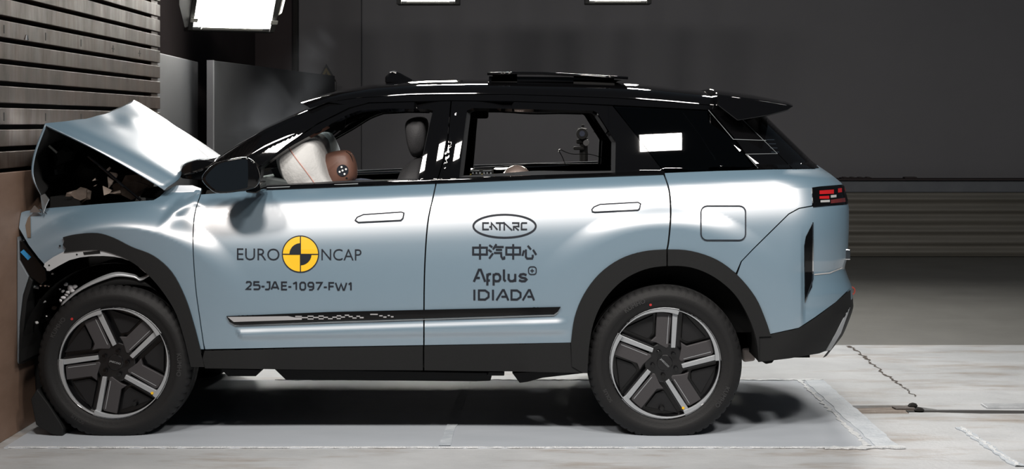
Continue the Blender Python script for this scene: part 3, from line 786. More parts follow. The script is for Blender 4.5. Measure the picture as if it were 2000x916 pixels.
# rubber seals inside the openings
def sealring(pl, name, inset=.022, m=None):
    a = [S(x, y, -.012) for x, y in dens(pl, 12)]
    c = sum(a, Vector())/len(a); vs = []; fs = []; n = len(a)
    for p in a:
        d = (p-c); d.y = 0; q = p-d.normalized()*inset; q.y = p.y+.035
        vs += [p, q, Vector((q.x, q.y+.03, q.z))]
    for i in range(n):
        j = (i+1) % n; fs += [(3*i, 3*j, 3*j+1, 3*i+1), (3*i+1, 3*j+1, 3*j+2, 3*i+2)]
    return build(name, vs, fs, m or M['seal'], car, smooth=False)
M['seal'] = mat('window_seal', (.035, .037, .04), .6)
sealring(fw, 'window_seal', .006); sealring(rw, 'window_seal', .018)
panel('quarter_glass', [(1199, 207.5), (1385, 217), (1432, 271), (1470, 326), (1478, 330), (1400, 332.5), (1298, 336), (1243, 264)], M['privacy'], off=.004)
EXTRA[0] = None
panel('rear_pillar', [(1388, 214), (1420, 212), (1430, 213), (1517, 299), (1545, 328), (1481, 330), (1458, 302), (1436, 271)], M['black'], off=.004)
panel('cant_rail', [(643, 199.5)]+[(700, 191.5), (800, 186), (1000, 185), (1200, 192), (1350, 203), (1418, 209), (1387, 214.5), (1200, 205), (1100, 200.5), (1000, 197.5), (880, 196), (720, 200), (690, 207)], M['black'], off=.008)
panel('tailgate_side', [(1432, 213), (1505, 226), (1607, 328), (1548, 329), (1519, 299)], M['black'], off=.004)
strokes('pillar_seam', [(.9, [(1376, 206), (1432, 272), (1496, 274)]), (.9, [(1428, 212), (1518, 300), (1456, 301), (1480, 328)])], M['trim'], car, off=.006)
strokes('vent_slits', [(1.6, [(1497+i*3, 273+i*8), (1512+i*3, 273+i*8)]) for i in range(4)], M['chrome'], car, off=.006)
# belt moulding
panel('belt_moulding', [(497, 364), (700, 356), (852, 351), (1100, 341), (1298, 334), (1298, 340), (1100, 347), (852, 357.5), (700, 363), (497, 371)], M['black'], off=.010, thick=.03, step=6)
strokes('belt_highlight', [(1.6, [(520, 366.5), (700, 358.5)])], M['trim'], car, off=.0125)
# ---- tail lamp
tl = panel('tail_lamp', [(1586, 366), (1600, 364), (1648, 360), (1655, 372), (1656, 398), (1620, 401), (1588, 404)], M['black'], off=.006, thick=.02)
patch('tail_lens', [[(1600, 372), (1628, 370), (1628, 378), (1600, 379)], [(1600, 383), (1619, 382), (1619, 388), (1600, 388)], [(1636, 368), (1650, 366), (1651, 374), (1636, 376)]], M['red'], tl, off=.0085)
patch('reversing_lens', [[(1602, 391), (1620, 390), (1620, 394.5), (1602, 395)], [(1622, 381), (1633, 380), (1633, 385), (1622, 386)]], M['clear'], tl, off=.0085)
patch('side_lens', [[(1622, 390), (1650, 386), (1651, 394), (1622, 397)]], mat('dim_red', (.12, .02, .02), .2, 0, 1), tl, off=.0085)

# mirror every flank part onto the far side (before the lettering would be copied, children are filtered)
def mirror_flank(o):
    c = o.copy(); C.objects.link(c); c.parent = car; l = o.location
    c.location = (l.x, -l.y, l.z); c.scale = (1, -1, 1)
    for ch in o.children:
        if ch.name.split('.')[0] in ('door_handle', 'handle_gap', 'tail_lens', 'reversing_lens', 'bumper_vent', 'diffuser_edge'):
            g = ch.copy(); C.objects.link(g); g.parent = c
for o in [o for o in car.children]: mirror_flank(o)

# ---- roof, windscreen, tail
rail = [(600, 213.5), (642, 199), (700, 190.5), (800, 185), (900, 184), (1000, 184), (1100, 187), (1200, 191), (1300, 197.5), (1400, 206), (1432, 211)]
sil = [(620, 205), (640, 197), (680, 184), (700, 178), (760, 165), (850, 157), (950, 155), (1100, 158), (1225, 163), (1350, 177), (1430, 190), (1470, 196)]
def crownZ(X):
    px = VX+X*F/7.93; return CH+(VY-lin(sil, px))*7.93/F
rows = []
for i in range(61):
    t = i/60; px = 606+(1432-606)*t
    a = S(px, lin(rail, px), .006)
    Xc = P(px, 200, YC).x; Xc = a.x*.8+Xc*.2 if False else a.x
    row = []
    zc = max(crownZ(Xc), a.z+.004)
    for k in range(25):
        u = math.pi*k/24; sgn = -math.cos(u)
        yy = YC+(YC-a.y)*(1 if sgn > 0 else -1)*(abs(sgn)**1.0)
        zz = a.z+(zc-a.z)*(math.sin(u)**.75 if 0 < k < 24 else 0)
        row.append(Vector((a.x+(.02*math.sin(u) if t > .5 else -.10*math.sin(u)*(1-t*2)), yy, zz)))
    rows.append(row)
grid('roof', rows, M['black'], car)
# windscreen
rows = []
for i in range(17):
    t = i/16; px = 412+(610-412)*t; py = lin([(410, 326), (470, 286), (520, 256), (570, 233), (612, 215)], px)
    a = S(px, py, -.012); row = []
    for k in range(21):
        s = -1+k/10; row.append(Vector((a.x-.10*(1-s*s), YC+s*(YC-a.y), a.z+.012*(1-s*s))))
    rows.append(row)
grid('windscreen', rows, M['glass'], car)
# tail closures
def closure(nm, z0, z1, m, bulge=.05, n=12, inset=0):
    rows = []
    for i in range(n+1):
        z = z0+(z1-z0)*i/n; X = lin(XR, z)-.34*.015; y = Y(X, z); row = []
        for k in range(17):
            s = -1+k/8; row.append(Vector((X+bulge*(1-s*s)**.8-inset, YC+s*(YC-y), z)))
        wrap = []
        for t in (.86, .91, .95, .972):      # wraps round the corner just under the flank panels
            xx = lin(XR, z)-.34*(1-t); yy = Y(xx, z)+.006; wrap.append((xx, yy))
        rows.append([Vector((a, b, z)) for a, b in wrap]+row+[Vector((a, 2*YC-b, z)) for a, b in reversed(wrap)])
    return grid(nm, rows, m, car)
closure('rear_window', 1.225, 1.47, M['privacy'])
tg = closure('tailgate', .74, 1.225, M['paint'])
closure('rear_bumper_centre', .60, .74, M['paint'], .06)
closure('rear_bumper_lower', .335, .60, M['clad'], .06)
p = S(1652, 495); vs, fs = box(p.x-.004, p.x+.022, p.y+.0, p.y+.05, p.z-.03, p.z+.02); finish(build('plate_lamp', vs, fs, M['chrome'], tg), bevel=.004)
vs, fs = tube([P(*q, .42) for q in smoothp([(1652, 562), (1662, 560), (1669, 565), (1668, 573), (1662, 577), (1660, 586)], 4)], .004, n=6); build('tow_wire', vs, fs, mat('red_wire', (.35, .06, .04), .5), car)
# spoiler
sp = []
for k in range(25):
    s = -1+k/12; y = YC+s*.74; f = (1-abs(s)**5)
    A = P(1400, 187, .2); tip = P(1547, 208, .22); 
    dz = .035*f; dx = .03*f
    sp.append([Vector((A.x, y, A.z+dz+.006)), Vector((P(1470, 194, .2).x, y, P(1470, 193, .2).z+dz)), Vector((P(1538, 204, .2).x+dx, y, P(1538, 204, .2).z+dz*.6)), Vector((tip.x+dx, y, tip.z+dz*.5)),
               Vector((P(1538, 216, .2).x+dx, y, P(1538, 216, .2).z+dz*.3)), Vector((P(1500, 226, .2).x, y, P(1500, 226, .2).z)), Vector((P(1440, 236, .2).x, y, P(1440, 236, .2).z)), Vector((P(1400, 200, .2).x, y, P(1400, 205, .2).z))])
o = ringloft('spoiler', sp, M['black'], car, smooth=False); finish(o, bevel=.004, auto=35)
# tilted sunroof pane
rows = []
for a, pyt in ((952, 145), (1000, 143.5), (1060, 144), (1120, 147), (1180, 150.5), (1226, 153)):
    q = P(a, pyt, .5); rows.append([Vector((q.x, YC+s*.46, q.z+.012*(1-s*s))) for s in (-1, -.6, -.2, .2, .6, 1)])
o = grid('sunroof_pane', rows, M['black'], car); finish(o, solid=.012)
slab('sunroof_frame', [(955, 149), (1110, 150.5), (1216, 156.5), (1190, 161), (1060, 160), (955, 160)], .5, 1.36, M['black'], car, .002)
vs, fs = [], []
for s in (-1, 1):
    for (x0, x1, yy) in ((960, 1010, 150), (1120, 1200, 156)):
        a = P(x0, yy, YC+s*.42); b = P(x1, yy+3, YC+s*.42); box(a.x, b.x, YC+s*.42-.01, YC+s*.42+.01, a.z-.05, a.z+.0, vs, fs); build('sunroof_hinge', vs, fs, M['dark'], car); vs, fs = [], []
for a, b in (((950, 158), (1000, 157)), ):
    pass
# data antenna box on the roof
an = [(752, 162), (752, 150), (762, 141), (772, 139), (782, 143), (795, 150), (806, 156), (802, 163)]
slab('roof_flash_unit', an, .80, 1.0, M['black'], car, .006)
vs, fs = tube([P(762, 142, .80), P(768, 140, .80), P(774, 142, .80)], .006); build('flash_lens', vs, fs, M['chrome'], car)

# ---- door mirror (near side, glass turned to the camera) and its far twin
mir = empty('door_mirror', P(470, 345, -.1), parent=car)
hs = smoothp([(394, 350), (402, 334), (424, 317), (470, 307), (488, 309), (500, 320), (508, 345), (503, 362), (484, 371), (430, 378), (408, 368)], 4, True)
def shr(pl, k, c=None, dx=0):
    cx = sum(p[0] for p in pl)/len(pl); cy = sum(p[1] for p in pl)/len(pl); return [(cx+(x-cx)*k+dx, cy+(y-cy)*k) for x, y in pl]
rings = [[P(x, y, d) for x, y in shr(hs, k, dx=e)] for k, d, e in ((.92, -.176, 0), (.955, -.174, 0), (.985, -.168, 0), (1, -.158, 0), (.995, -.145, .3), (.975, -.128, 1), (.94, -.108, 2), (.88, -.085, 3.5), (.79, -.06, 5.5), (.66, -.035, 8), (.45, -.012, 10), (.2, 0, 12))]
ringloft('mirror_housing', rings, M['black'], mir)
gl = smoothp([(401, 349), (408, 337), (428, 320), (455, 314), (479, 311), (484, 318), (484, 360), (478, 368), (440, 374), (420, 370), (408, 360)], 3, True)
gp = [P(x, y, -.179) for x, y in gl]; gp2 = [P(x, y, -.17) for x, y in gl]
ringloft('mirror_glass', [gp2, gp], mat('mirror_glass', (.35, .35, .35), .03, 1), mir, smooth=False)
slab('mirror_foot', [(478, 362), (506, 355), (509, 373), (500, 378), (480, 376)], -.06, .12, M['black'], mir, .006)
m2 = mir.copy(); C.objects.link(m2); m2.parent = car; m2.location = (mir.location.x, -mir.location.y, mir.location.z); m2.scale = (1, -1, 1)
for ch in mir.children: g = ch.copy(); C.objects.link(g); g.parent = m2

# ---- wheels
def sx(i, a): return (i, a)
def wheel_at(pt, rot, far=False, src=None):
    if src is None:
        wl = empty('wheel', pt, parent=car)
    else:
        wl = src.copy(); C.objects.link(wl); wl.parent = car; wl.location = Vector(pt)-Vector(car['wl'])
        for ch in src.children: g = ch.copy(); C.objects.link(g); g.parent = wl
    wl.rotation_euler = (0, -math.radians(rot), 0)
    if far: wl.scale = (1, -1, 1)
    return wl
RW = Vector((P(1299, 713, .03).x, .125, .333)); FWc = Vector((P(223, 712, .03).x, .125, .335))
wl = empty('wheel', RW, parent=car)
def wloc(x, z, y): return Vector((RW.x+x, RW.y+y, RW.z+z))
# tyre
NS = 240
prof = [(.250, -.092), (.262, -.102), (.272, -.106), (.290, -.112), (.292, -.1135), (.312, -.114), (.316, -.112), (.334, -.104), (.345, -.094), (.352, -.082), (.3545, -.066), (.348, -.0655), (.348, -.058), (.3555, -.0575), (.356, -.02), (.350, -.019), (.350, -.012), (.356, -.011)]
prof = prof+[(r, -y) for r, y in reversed(prof)]
vs = []; fs = []; n = len(prof)
for i in range(NS):
    a = 2*math.pi*i/NS
    for j, (r, y) in enumerate(prof):
        if j in (8, 9, 10, n-9, n-10, n-11) and i % 4 == 0: r -= .006
        vs.append(wloc(r*math.cos(a), r*math.sin(a), y))
for i in range(NS):
    for j in range(n-1):
        a = i*n+j; b = ((i+1) % NS)*n+j; fs.append((a, a+1, b+1, b))
ty = build('tyre', vs, fs, M['tyre'], wl); finish(ty, auto=40)
def ringtext(nm, s, r, a0, size, parent, m):
    vs, fs = text_mesh(s, .02); out = []
    for x, y, _ in vs:
        a = math.radians(a0)-x*size/r; rr_ = r+y*size
        out.append(wloc(rr_*math.cos(a), rr_*math.sin(a), -.1146-.0006))
    return build(nm, out, fs, m, parent)
M['tletter'] = mat('tyre_letter', (.030, .030, .031), .5)
ringtext('tyre_lettering', 'KUMHO', .293, 128, .028, wl, M['tletter'])
ringtext('tyre_lettering', 'KUMHO', .293, -20, .028, wl, M['tletter'])
ringtext('tyre_lettering', 'SOLUS', .293, 215, .022, wl, M['tletter'])
# rim barrel and dark backing
vs = []; fs = []
pr = [(.256, -.098), (.252, -.103), (.248, -.10), (.246, -.06), (.238, -.045), (.05, -.035), (0.001, -.035)]
for i in range(96):
    a = 2*math.pi*i/96
    for r, y in pr: vs.append(wloc(r*math.cos(a), r*math.sin(a), y))
for i in range(96):
    for j in range(len(pr)-1):
        a = i*len(pr)+j; b = ((i+1) % 96)*len(pr)+j; fs.append((a, a+1, b+1, b))
finish(build('rim', vs, fs, M['rimblack'], wl), auto=40)
def rot2(p, a): c, s = math.cos(a), math.sin(a); return (p[0]*c-p[1]*s, p[0]*s+p[1]*c)
def wsolid(nm, polys, y0, y1, m, bev=.0015):
    vs = []; fs = []
    for pl in polys:
        b = len(vs); n = len(pl)
        vs += [wloc(x, z, y0) for x, z in pl]+[wloc(x, z, y1) for x, z in pl]
        fs += [tuple(b+i for i in range(n)), tuple(b+n+i for i in reversed(range(n)))]+[(b+i, b+n+i, b+n+(i+1) % n, b+(i+1) % n) for i in range(n)]
    o = build(nm, vs, fs, m, wl)
    return finish(o, bevel=bev) if bev else o
K = 1/1575
bar = [(44*K, 110*K), (75*K, 110*K), (93*K, 366*K), (70*K, 378*K), (55*K, 360*K)]
arc = []
for k in range(15):
    t = k/14; a = math.radians(75+t*74); arc.append(((403-3*t)*K*math.cos(a), (403-3*t)*K*math.sin(a)))
for k in range(15):
    t = 1-k/14; a = math.radians(75+t*74); r = 385-24*(1-t)**1.5+4*t; arc.append((r*K*math.cos(a), r*K*math.sin(a)))
vane = [(-57, 368), (38, 358), (50, 340), (26, 112), (10, 105), (-62, 145), (-104, 155), (-66, 188)]
line = [(26, 340), (30, 340), (17, 137), (13, 137)]
edge = [(92, 364), (106, 355), (88, 108), (76, 108)]
gap = [(-57, 372), (-75, 366), (-320, 225), (-330, 240), (-310, 235), (-250, 290), (-150, 355), (-60, 380)]
for q in range(5):
    a = q*2*math.pi/5; R_ = lambda pl, kk=1: [rot2((x*kk, z*kk), a) for x, z in pl]
    s_ = wsolid('spoke', [R_(bar)], -.088, -.06, M['silver'], .002)
    wsolid('rim_lip', [R_(arc)], -.1015, -.085, M['silver'], .002)
    wsolid('vane', [R_(vane, K)], -.079, -.06, M['vane'], .003)
    wsolid('vane_line', [R_(line, K)], -.0805, -.078, M['silver'], 0)
    wsolid('spoke_side', [R_(edge, K)], -.083, -.05, M['rimblack'], .002)
    tri = [(-75, 200), (-110, 190), (-330, 215), (-250, 290), (-78, 352)]
    wsolid('aero_panel', [R_([(-300, 240), (-78, 342), (-82, 215), (-110, 175), (-125, 170)], K)], -.058, -.045, M['rimdark'], .002)
hub = [(.092*math.cos(2*math.pi*k/40), .092*math.sin(2*math.pi*k/40)) for k in range(40)]
wsolid('hub', [hub], -.074, -.04, M['rimblack'], .006)
wsolid('hub_cap', [[(.036*math.cos(2*math.pi*k/32), .036*math.sin(2*math.pi*k/32)) for k in range(32)]], -.078, -.06, M['rimblack'], .003)
for q in range(5):
    a = math.radians(46+72*q); cx, cz = .056*math.cos(a), .056*math.sin(a)
    wsolid('lug_nut', [[(cx+.011*math.cos(math.pi*k/3), cz+.011*math.sin(math.pi*k/3)) for k in range(6)]], -.092, -.05, M['black'], .002)
vt_, ft_ = text_mesh('JAECOO', .01); mx = max(v[0] for v in vt_)
build('hub_lettering', [wloc(*rot2(((v[0]/mx-.5)*.052, (v[1]-.35)*.011), -math.pi/4), -.0790) for v in vt_], ft_, M['silver'], wl)
vs, fs = tube([wloc(-.014, -.208, -.062), wloc(-.014, -.208, -.085)], [.014, .010], n=14); build('valve', vs, fs, M['black'], wl)
def dot(x, z, r, y, m, nm): wsolid(nm, [[(x+r*math.cos(k*math.pi/6), z+r*math.sin(k*math.pi/6)) for k in range(12)]], y-.0008, y+.001, m, 0)
dot(131*K, -322*K, .0065, -.0895, M['yellow'], 'paint_mark'); dot(-106*K, 423*K, .006, -.1085, mat('red_dot', (.4, .02, .02), .6), 'paint_mark'); dot(188*K, 446*K, .004, -.1125, M['white'], 'paint_mark')
# flatten the contact patch
for v in ty.data.vertices:
    z = v.co.z
    if z < -.330: v.co.z = -.330
w2 = wheel_at(FWc, 29, src=wl)
w2.location.z = FWc.z
wheel_at((RW.x, 2*YC-RW.y, RW.z), 0, True, wl); wheel_at((FWc.x, 2*YC-FWc.y, FWc.z), 10, True, wl)
for o in car.children:
    if o.name.startswith('wheel'): pass
# the flattened patch must stay down: turn copies' tyres back
def fix_tyre(wh, rot):
    for ch in wh.children:
        if ch.name.startswith('tyre') and 'letter' not in ch.name: ch.rotation_euler = (0, math.radians(rot), 0)
fix_tyre(w2, 29)
for o in car.children:
    if o.name.startswith('wheel.') and abs(o.rotation_euler.y+math.radians(10)) < 1e-3: fix_tyre(o, 10)

# wheel housings, underbody
for cx in (RW.x, FWc.x):
    for s in (0, 1):
        vs, fs = [], []
        N = 24; b = len(vs)
        for k in range(N+1):
            a = math.radians(-3+186*k/N)
            for yy in (.035, .42):
                yv = yy if s == 0 else 2*YC-yy
                vs.append((cx+.43*math.cos(a), yv, .36+.43*math.sin(a)))
        for k in range(N): fs.append((b+2*k, b+2*k+1, b+2*k+3, b+2*k+2))
        fs.append(tuple(b+2*k+1 for k in range(N+1)))
        build('wheel_housing', vs, fs, M['dark'], car)
vs, fs = box(-1.40, .16, .12, 1.74, .30, .40)
box(.16, 1.36, .42, 1.44, .30, .50, vs, fs); box(-2.1, -1.4, .42, 1.44, .30, .55, vs, fs)
build('floor_pan', vs, fs, M['dark'], car)
up = [P(535, 720, .28), P(558, 742, .28), P(930, 745, .28), P(958, 744, .28), P(962, 728, .28)]
o = ringloft('battery_tray', [up, [Vector((p.x, 1.58, p.z)) for p in up]], M['clad'], car, smooth=False); finish(o, bevel=.004)
for x0, x1 in ((640, 656), (730, 745), (815, 830), (895, 905)): pass
for pl, y0, y1, nm in (([(1000, 728), (1015, 748), (1030, 746), (1060, 738), (1148, 728), (1140, 720)], .3, .6, 'exhaust_shield'), ([(955, 726), (985, 726), (985, 734), (950, 734)], .22, .3, 'bracket'), ([(430, 720), (445, 735), (500, 735), (510, 722)], .3, .5, 'pipe_bracket')):
    slab(nm, pl, y0, y1, M['clad'], car, .003)
slab('tow_bracket', [(1484, 704), (1512, 704), (1508, 709), (1496, 711)], .12, .2, M['dark'], car, .003)
slab('muffler', [(1449, 680), (1470, 678), (1476, 705), (1452, 708)], .35, .8, simple('muffler', (.25, .2, .18), (.4, .36, .33), 10, .5, .1), car, .01)

# ------------------------------------------------------------ crushed nose
fen_low = [(386, 668), (374, 622), (354, 577), (324, 539), (287, 510), (252, 495), (215, 487), (180, 488), (150, 496), (95, 525)]
fender = panel('front_fender', [(27, 420), (50, 412), (100, 406), (200, 398), (300, 391), (312, 384), (324, 372), (345, 362), (376, 362), (393, 368), (391, 379)]+sh(aline, -1)[1:]+[(392, 682)]+smoothp(fen_low, 3)+[(75, 503), (56, 478), (40, 450), (31, 436)], M['paint'])
o = mirror(fender)
at = panel('front_arch_cladding', smoothp([(124, 463), (150, 457), (190, 455), (222, 464), (258, 482), (300, 499), (336, 531), (362, 580), (379, 632), (392, 682)], 4)+[(400, 716), (374, 716)]+smoothp([(363, 668), (346, 614), (321, 572), (291, 537), (256, 510), (215, 493), (180, 488), (126, 493)], 4)+[(130, 485), (124, 478), (127, 470)], M['clad'], off=.012)
mirror(at)
fl = patch('wheel_arch_flange', [smoothp([(88, 514), (128, 490), (173, 484), (225, 489), (257, 503), (272, 515), (290, 532), (284, 532), (262, 513), (250, 508), (225, 501), (178, 500), (136, 508), (98, 529), (91, 524)], 2, True)], M['flange'], fender, off=.007)
patch('flange_slot', [[(163, 492), (196, 489), (197, 495), (165, 498)]], M['dark'], fender, off=.008)
patch('bolt_hole', [circ(118, 480, 2, 10), circ(151, 497, 1.8, 10), circ(97, 518, 1.8, 10)], M['dark'], fender, off=.008)
patch('torn_crack', [[(60, 420), (61, 464), (54, 464), (50, 440), (55, 425)]], mat('torn_metal', (.22, .17, .13), .4, .6), fender, off=.004)
strokes('scratch', [(1.2, [(70, 405), (80, 416)]), (1.0, [(75, 402), (92, 418)])], M['ink'], fender, off=.002)
# hood, buckled into a tent
cols = [ # y, rear, mid, ridge, f1, f2, nose   (x, z)
    (.135, (321, 371), (88, 243), (66, 300), (62, 345), (80, 384)),
    (.15, (330, 362), (92, 240.5), (67, 300), (63, 342), (84, 380)),
    (.225, (352, 346), (135, 236), (72, 298), (66, 335), (90, 372)),
    (.42, (358, 322), (188, 227.5), (78, 292), (70, 330), (92, 368)),
    (.62, (386, 311.5), (225, 214), (84, 285), (74, 325), (96, 362)),
    (.80, (408, 313), (252, 203.5), (90, 280), (80, 322), (100, 358)),
    (.93, (417, 314), (263, 195.5), (95, 278), (84, 320), (104, 356))]
def colpts(y, L_):
    w_ = [P(a, b, y) for a, b in L_]
    out = []
    rear, ridge, f1, f2, nose = w_
    for k in range(20):
        t = k/20; p = rear.lerp(ridge, t); p.z += .012*math.sin(math.pi*t); out.append(p)
    for p in smoothp([tuple(ridge), tuple(f1), tuple(f2), tuple(nose)], 6): out.append(Vector(p))
    return [Vector((max(p.x, XB+.022), p.y, p.z)) for p in out]
CP = [colpts(c[0], c[1:]) for c in cols]
# resample across y
def across(row):
    ys = [p.y for p in row]; out = []
    seq = [tuple(p) for p in row]
    return smoothp(seq, 5)
half = [across([CP[j][i] for j in range(len(cols))]) for i in range(len(CP[0]))]
rows = []
for i, r in enumerate(half):
    near = [Vector(p) for p in r]
    for p in near:
        k = sst(8, 17, i)*sst(26, 20, i)*sst(.2, .35, p.y)
        p.z += k*.012*noise.noise(Vector((p.x*9, p.y*7, 0))); p.x += k*.010*noise.noise(Vector((p.x*9, p.y*8, 3)))
    far = [Vector((p.x, 2*YC-p.y, p.z)) for p in reversed(near[:-1])]
    rows.append(near+far)
hood = grid('hood', rows, [M['paint'], M['dark']], car)
if hood.data.polygons[len(hood.data.polygons)//4].normal.z < 0: hood.data.flip_normals()
sm = hood.modifiers.new('s', 'SOLIDIFY'); sm.thickness = .010; sm.offset = -1; sm.material_offset = 1
hood.data.set_sharp_from_angle(angle=math.radians(38))
# inner skin of the hood, dark
vs, fs = tube([P(172, 305, .2), P(222, 347, .2), P(275, 391, .2)], .006, n=8); build('gas_strut', vs, fs, M['black'], car)
# cowl
cow = smoothp([(352, 346), (354, 330), (368, 318), (390, 312), (412, 316), (440, 322), (440, 350), (400, 352), (370, 350)], 3, True)
slab('cowl', cow, .30, 1.56, M['black'], car, .004)
vs, fs = tube([P(*p, .28) for p in ((360, 342), (385, 335), (410, 325), (425, 316))], .008); build('wiper_arm', vs, fs, M['black'], car)
for a, b in (((375, 336), (394, 330)),): pass
# engine bay junk
rnd = random.Random(11)
def chunk(nm, px, py, y, s, m, parent, flat=1.0):
    c = P(px, py, y); n = rnd.randint(5, 8); rings = []
    ax = [rnd.uniform(.6, 1.3) for _ in range(n)]; rt = rnd.uniform(0, 3)
    for k, (rr_, dy) in enumerate(((.5, -1), (1, -.5), (1, .5), (.6, 1))):
        rings.append([c+Vector((s*rr_*ax[i]*math.cos(rt+2*math.pi*i/n), s*dy*flat, s*rr_*ax[i]*.8*math.sin(rt+2*math.pi*i/n))) for i in range(n)])
    rings = [[Vector((max(p.x, XB+.012+.001*i), p.y, p.z)) for i, p in enumerate(r_)] for r_ in rings]
    return ringloft(nm, rings, m, parent, smooth=False)
eng = chunk('engine', 215, 350, .75, .20, M['dark'], car); 
for px, py in ((120, 320), (150, 340), (180, 335), (240, 370), (300, 375), (120, 375), (90, 350), (270, 365), (160, 380), (205, 365), (230, 340), (130, 300)):
    chunk('engine_component', px, py, rnd.uniform(.45, .9), rnd.uniform(.05, .11), M['black'] if rnd.random() < .4 else M['dark'], eng)
for px, py, s, mm in ((265, 368, .07, 'brown'), (285, 355, .05, 'brown'), (165, 378, .04, 'brown'), (150, 385, .05, 'brown')):
    chunk('soiled_bracket', px, py, .34, s, M[mm], eng, .3)
def flatshard(nm, pts, y, m, parent):
    a = [P(x, py_, y+random.uniform(-.004, .004)) for x, py_ in pts]; return ringloft(nm, [a, [p+Vector((.002, .006, 0)) for p in a]], m, parent, smooth=False)
def c3(x, y): return (50+x/6.543, 280+y/6.543)
for pl in ([(1030, 340), (1070, 300), (1085, 320), (1050, 355)], [(1070, 365), (1160, 380), (1170, 405), (1155, 440)], [(1045, 425), (1120, 480), (1100, 520), (1060, 570)], [(985, 545), (1100, 600), (1070, 640), (1000, 665)],
           [(1040, 640), (1200, 600), (1210, 635), (1100, 645)], [(850, 480), (885, 445), (890, 470), (930, 465)], [(865, 550), (905, 525), (890, 545)], [(525, 645), (590, 620), (585, 635)]):
    flatshard('torn_shard', [c3(*p) for p in pl], .26, M['beige'], eng)
flatshard('torn_foam', [c3(*p) for p in [(560, 640), (640, 600), (700, 560), (780, 580), (770, 700), (700, 730), (620, 700)]], .30, M['brown'], eng)
flatshard('dirty_liner', [c3(*p) for p in [(1280, 500), (1400, 480), (1580, 540), (1450, 620), (1330, 630), (1270, 560)]], .32, M['brown'], eng)
flatshard('bent_tab', [c3(*p) for p in [(190, 670), (240, 645), (295, 715), (255, 800), (225, 890), (205, 800)]], .10, mat('bent_metal', (.30, .33, .35), .35, .8), car)
flatshard('bent_tab', [c3(*p) for p in [(60, 860), (110, 795), (200, 880), (50, 885)]], .12, mat('bent_metal2', (.22, .2, .19), .4, .6), car)
vs, fs = tube([P(*c3(300, 30), .3), P(*c3(400, 120), .3)], .006); build('latch_rod', vs, fs, M['lampedge'], eng)
# bay back walls: firewall and radiator carrier
vs, fs = box(-1.62, -1.55, .25, 1.61, .4, 1.12); box(-2.26, -2.12, .30, 1.56, .38, 1.08, vs, fs)
build('bay_structure', vs, fs, M['dark'], car)
vs, fs = box(-2.14, -1.6, .46, 1.40, .45, .98); build('engine_block', vs, fs, M['dark'], car)
# bumper cover remains and lamp debris left of the wheel
def c2(x, y): return (20+x/4.582, 440+y/4.582)
slab('bumper_cover', [(22, 462), (37, 472), (38, 508), (56, 540), (44, 578), (38, 630), (36, 712), (22, 706), (18, 600)], .10, 1.76, mat('bumper_shade', (.17, .19, .21), .5, .1, .1), car, .006)
slab('bumper_grille', [(57, 541), (64, 548), (52, 590), (46, 650), (44, 711), (37, 711), (39, 630), (45, 578)], .10, .4, M['clad'], car, .004)
slab('headlamp', [(37, 470), (45, 470), (90, 528), (92, 548), (80, 556), (56, 540), (38, 508)], .11, .35, M['black'], car, .004)
slab('radiator_carrier', [(62, 550), (100, 540), (118, 600), (112, 700), (104, 800), (70, 792), (50, 700), (52, 600)], .34, 1.5, M['dark'], car, .01)
dm = empty('lamp_debris', P(85, 560, .2), parent=car)
slab('blue_label', [c2(90, 240), c2(118, 218), c2(185, 285), c2(158, 312)], .105, .11, M['blue'], dm, 0)
slab('orange_reflector', [c2(288, 465), c2(300, 450), c2(328, 448), c2(322, 472), c2(298, 480)], .12, .15, M['orange'], dm, .001)
slab('red_bit', [c2(258, 366), c2(272, 364), c2(272, 380), c2(260, 382)], .12, .15, M['red'], dm, .001)
for a in ((280, 540, 'chrome', .018), (320, 540, 'chrome', .016), (350, 545, 'chrome', .010)):
    x, y = c2(a[0], a[1]); chunk('connector', x, y, .16, a[3]*.7, M[a[2]], dm)
for a in ((298, 680, .012), (240, 872, .009), (325, 815, .004), (378, 435, .006), (225, 545, .012)):
    x, y = c2(a[0], a[1]); chunk('white_clip', x, y, .15, a[2], M['trim'] if a[2] == .012 and a[0] < 230 else M['white'], dm)
vs, fs = tube([P(*c2(*p), .15) for p in ((190, 470), (210, 520), (215, 555), (255, 560))], .006); build('bracket_rod', vs, fs, M['silver'], dm)
for k in range(16):
    x, y = c2(rnd.uniform(180, 420), rnd.uniform(430, 880)); chunk('broken_bracket', x, y, rnd.uniform(.2, .32), rnd.uniform(.015, .04), M['black'] if k % 2 else M['clad'], dm)
# inner liner hanging over the tyre
ln_ = smoothp([(120, 592), (150, 566), (185, 546), (225, 532), (262, 536), (275, 542), (300, 528)], 5)
rows = [[P(x, y, d) for x, y in ln_] for d in (.06, .12, .20, .30)]
rows = [[P(x, y+9-4*abs(x-210)/90, .045) for x, y in ln_]]+rows
o = grid('liner_edge', [rows[0], rows[1]], M['silver'], car); finish(o, solid=.004)
o = grid('wheel_liner', rows[1:], M['clad'], car); finish(o, solid=.004)
low = smoothp([(112, 612), (150, 590), (190, 568), (240, 556), (290, 560), (310, 572)], 5)[:len(ln_)]
n_ = min(len(low), len(ln_)); o = grid('torn_liner', [[P(*p, .07) for p in ln_[:n_]], [P(*p, .055) for p in low[:n_]]], M['clad'], car); finish(o, solid=.004)
pad = build('torn_padding', [], [], M['bag'], car); bpy.data.objects.remove(pad)
pts = [(c2(500, 530), .010), (c2(540, 560), .014), (c2(575, 550), .011), (c2(520, 600), .011), (c2(470, 590), .007), (c2(475, 650), .009), (c2(450, 680), .006), (c2(500, 625), .009), (c2(445, 575), .005), (c2(560, 590), .010)]
vs = []; fs = []
bm = bmesh.new()
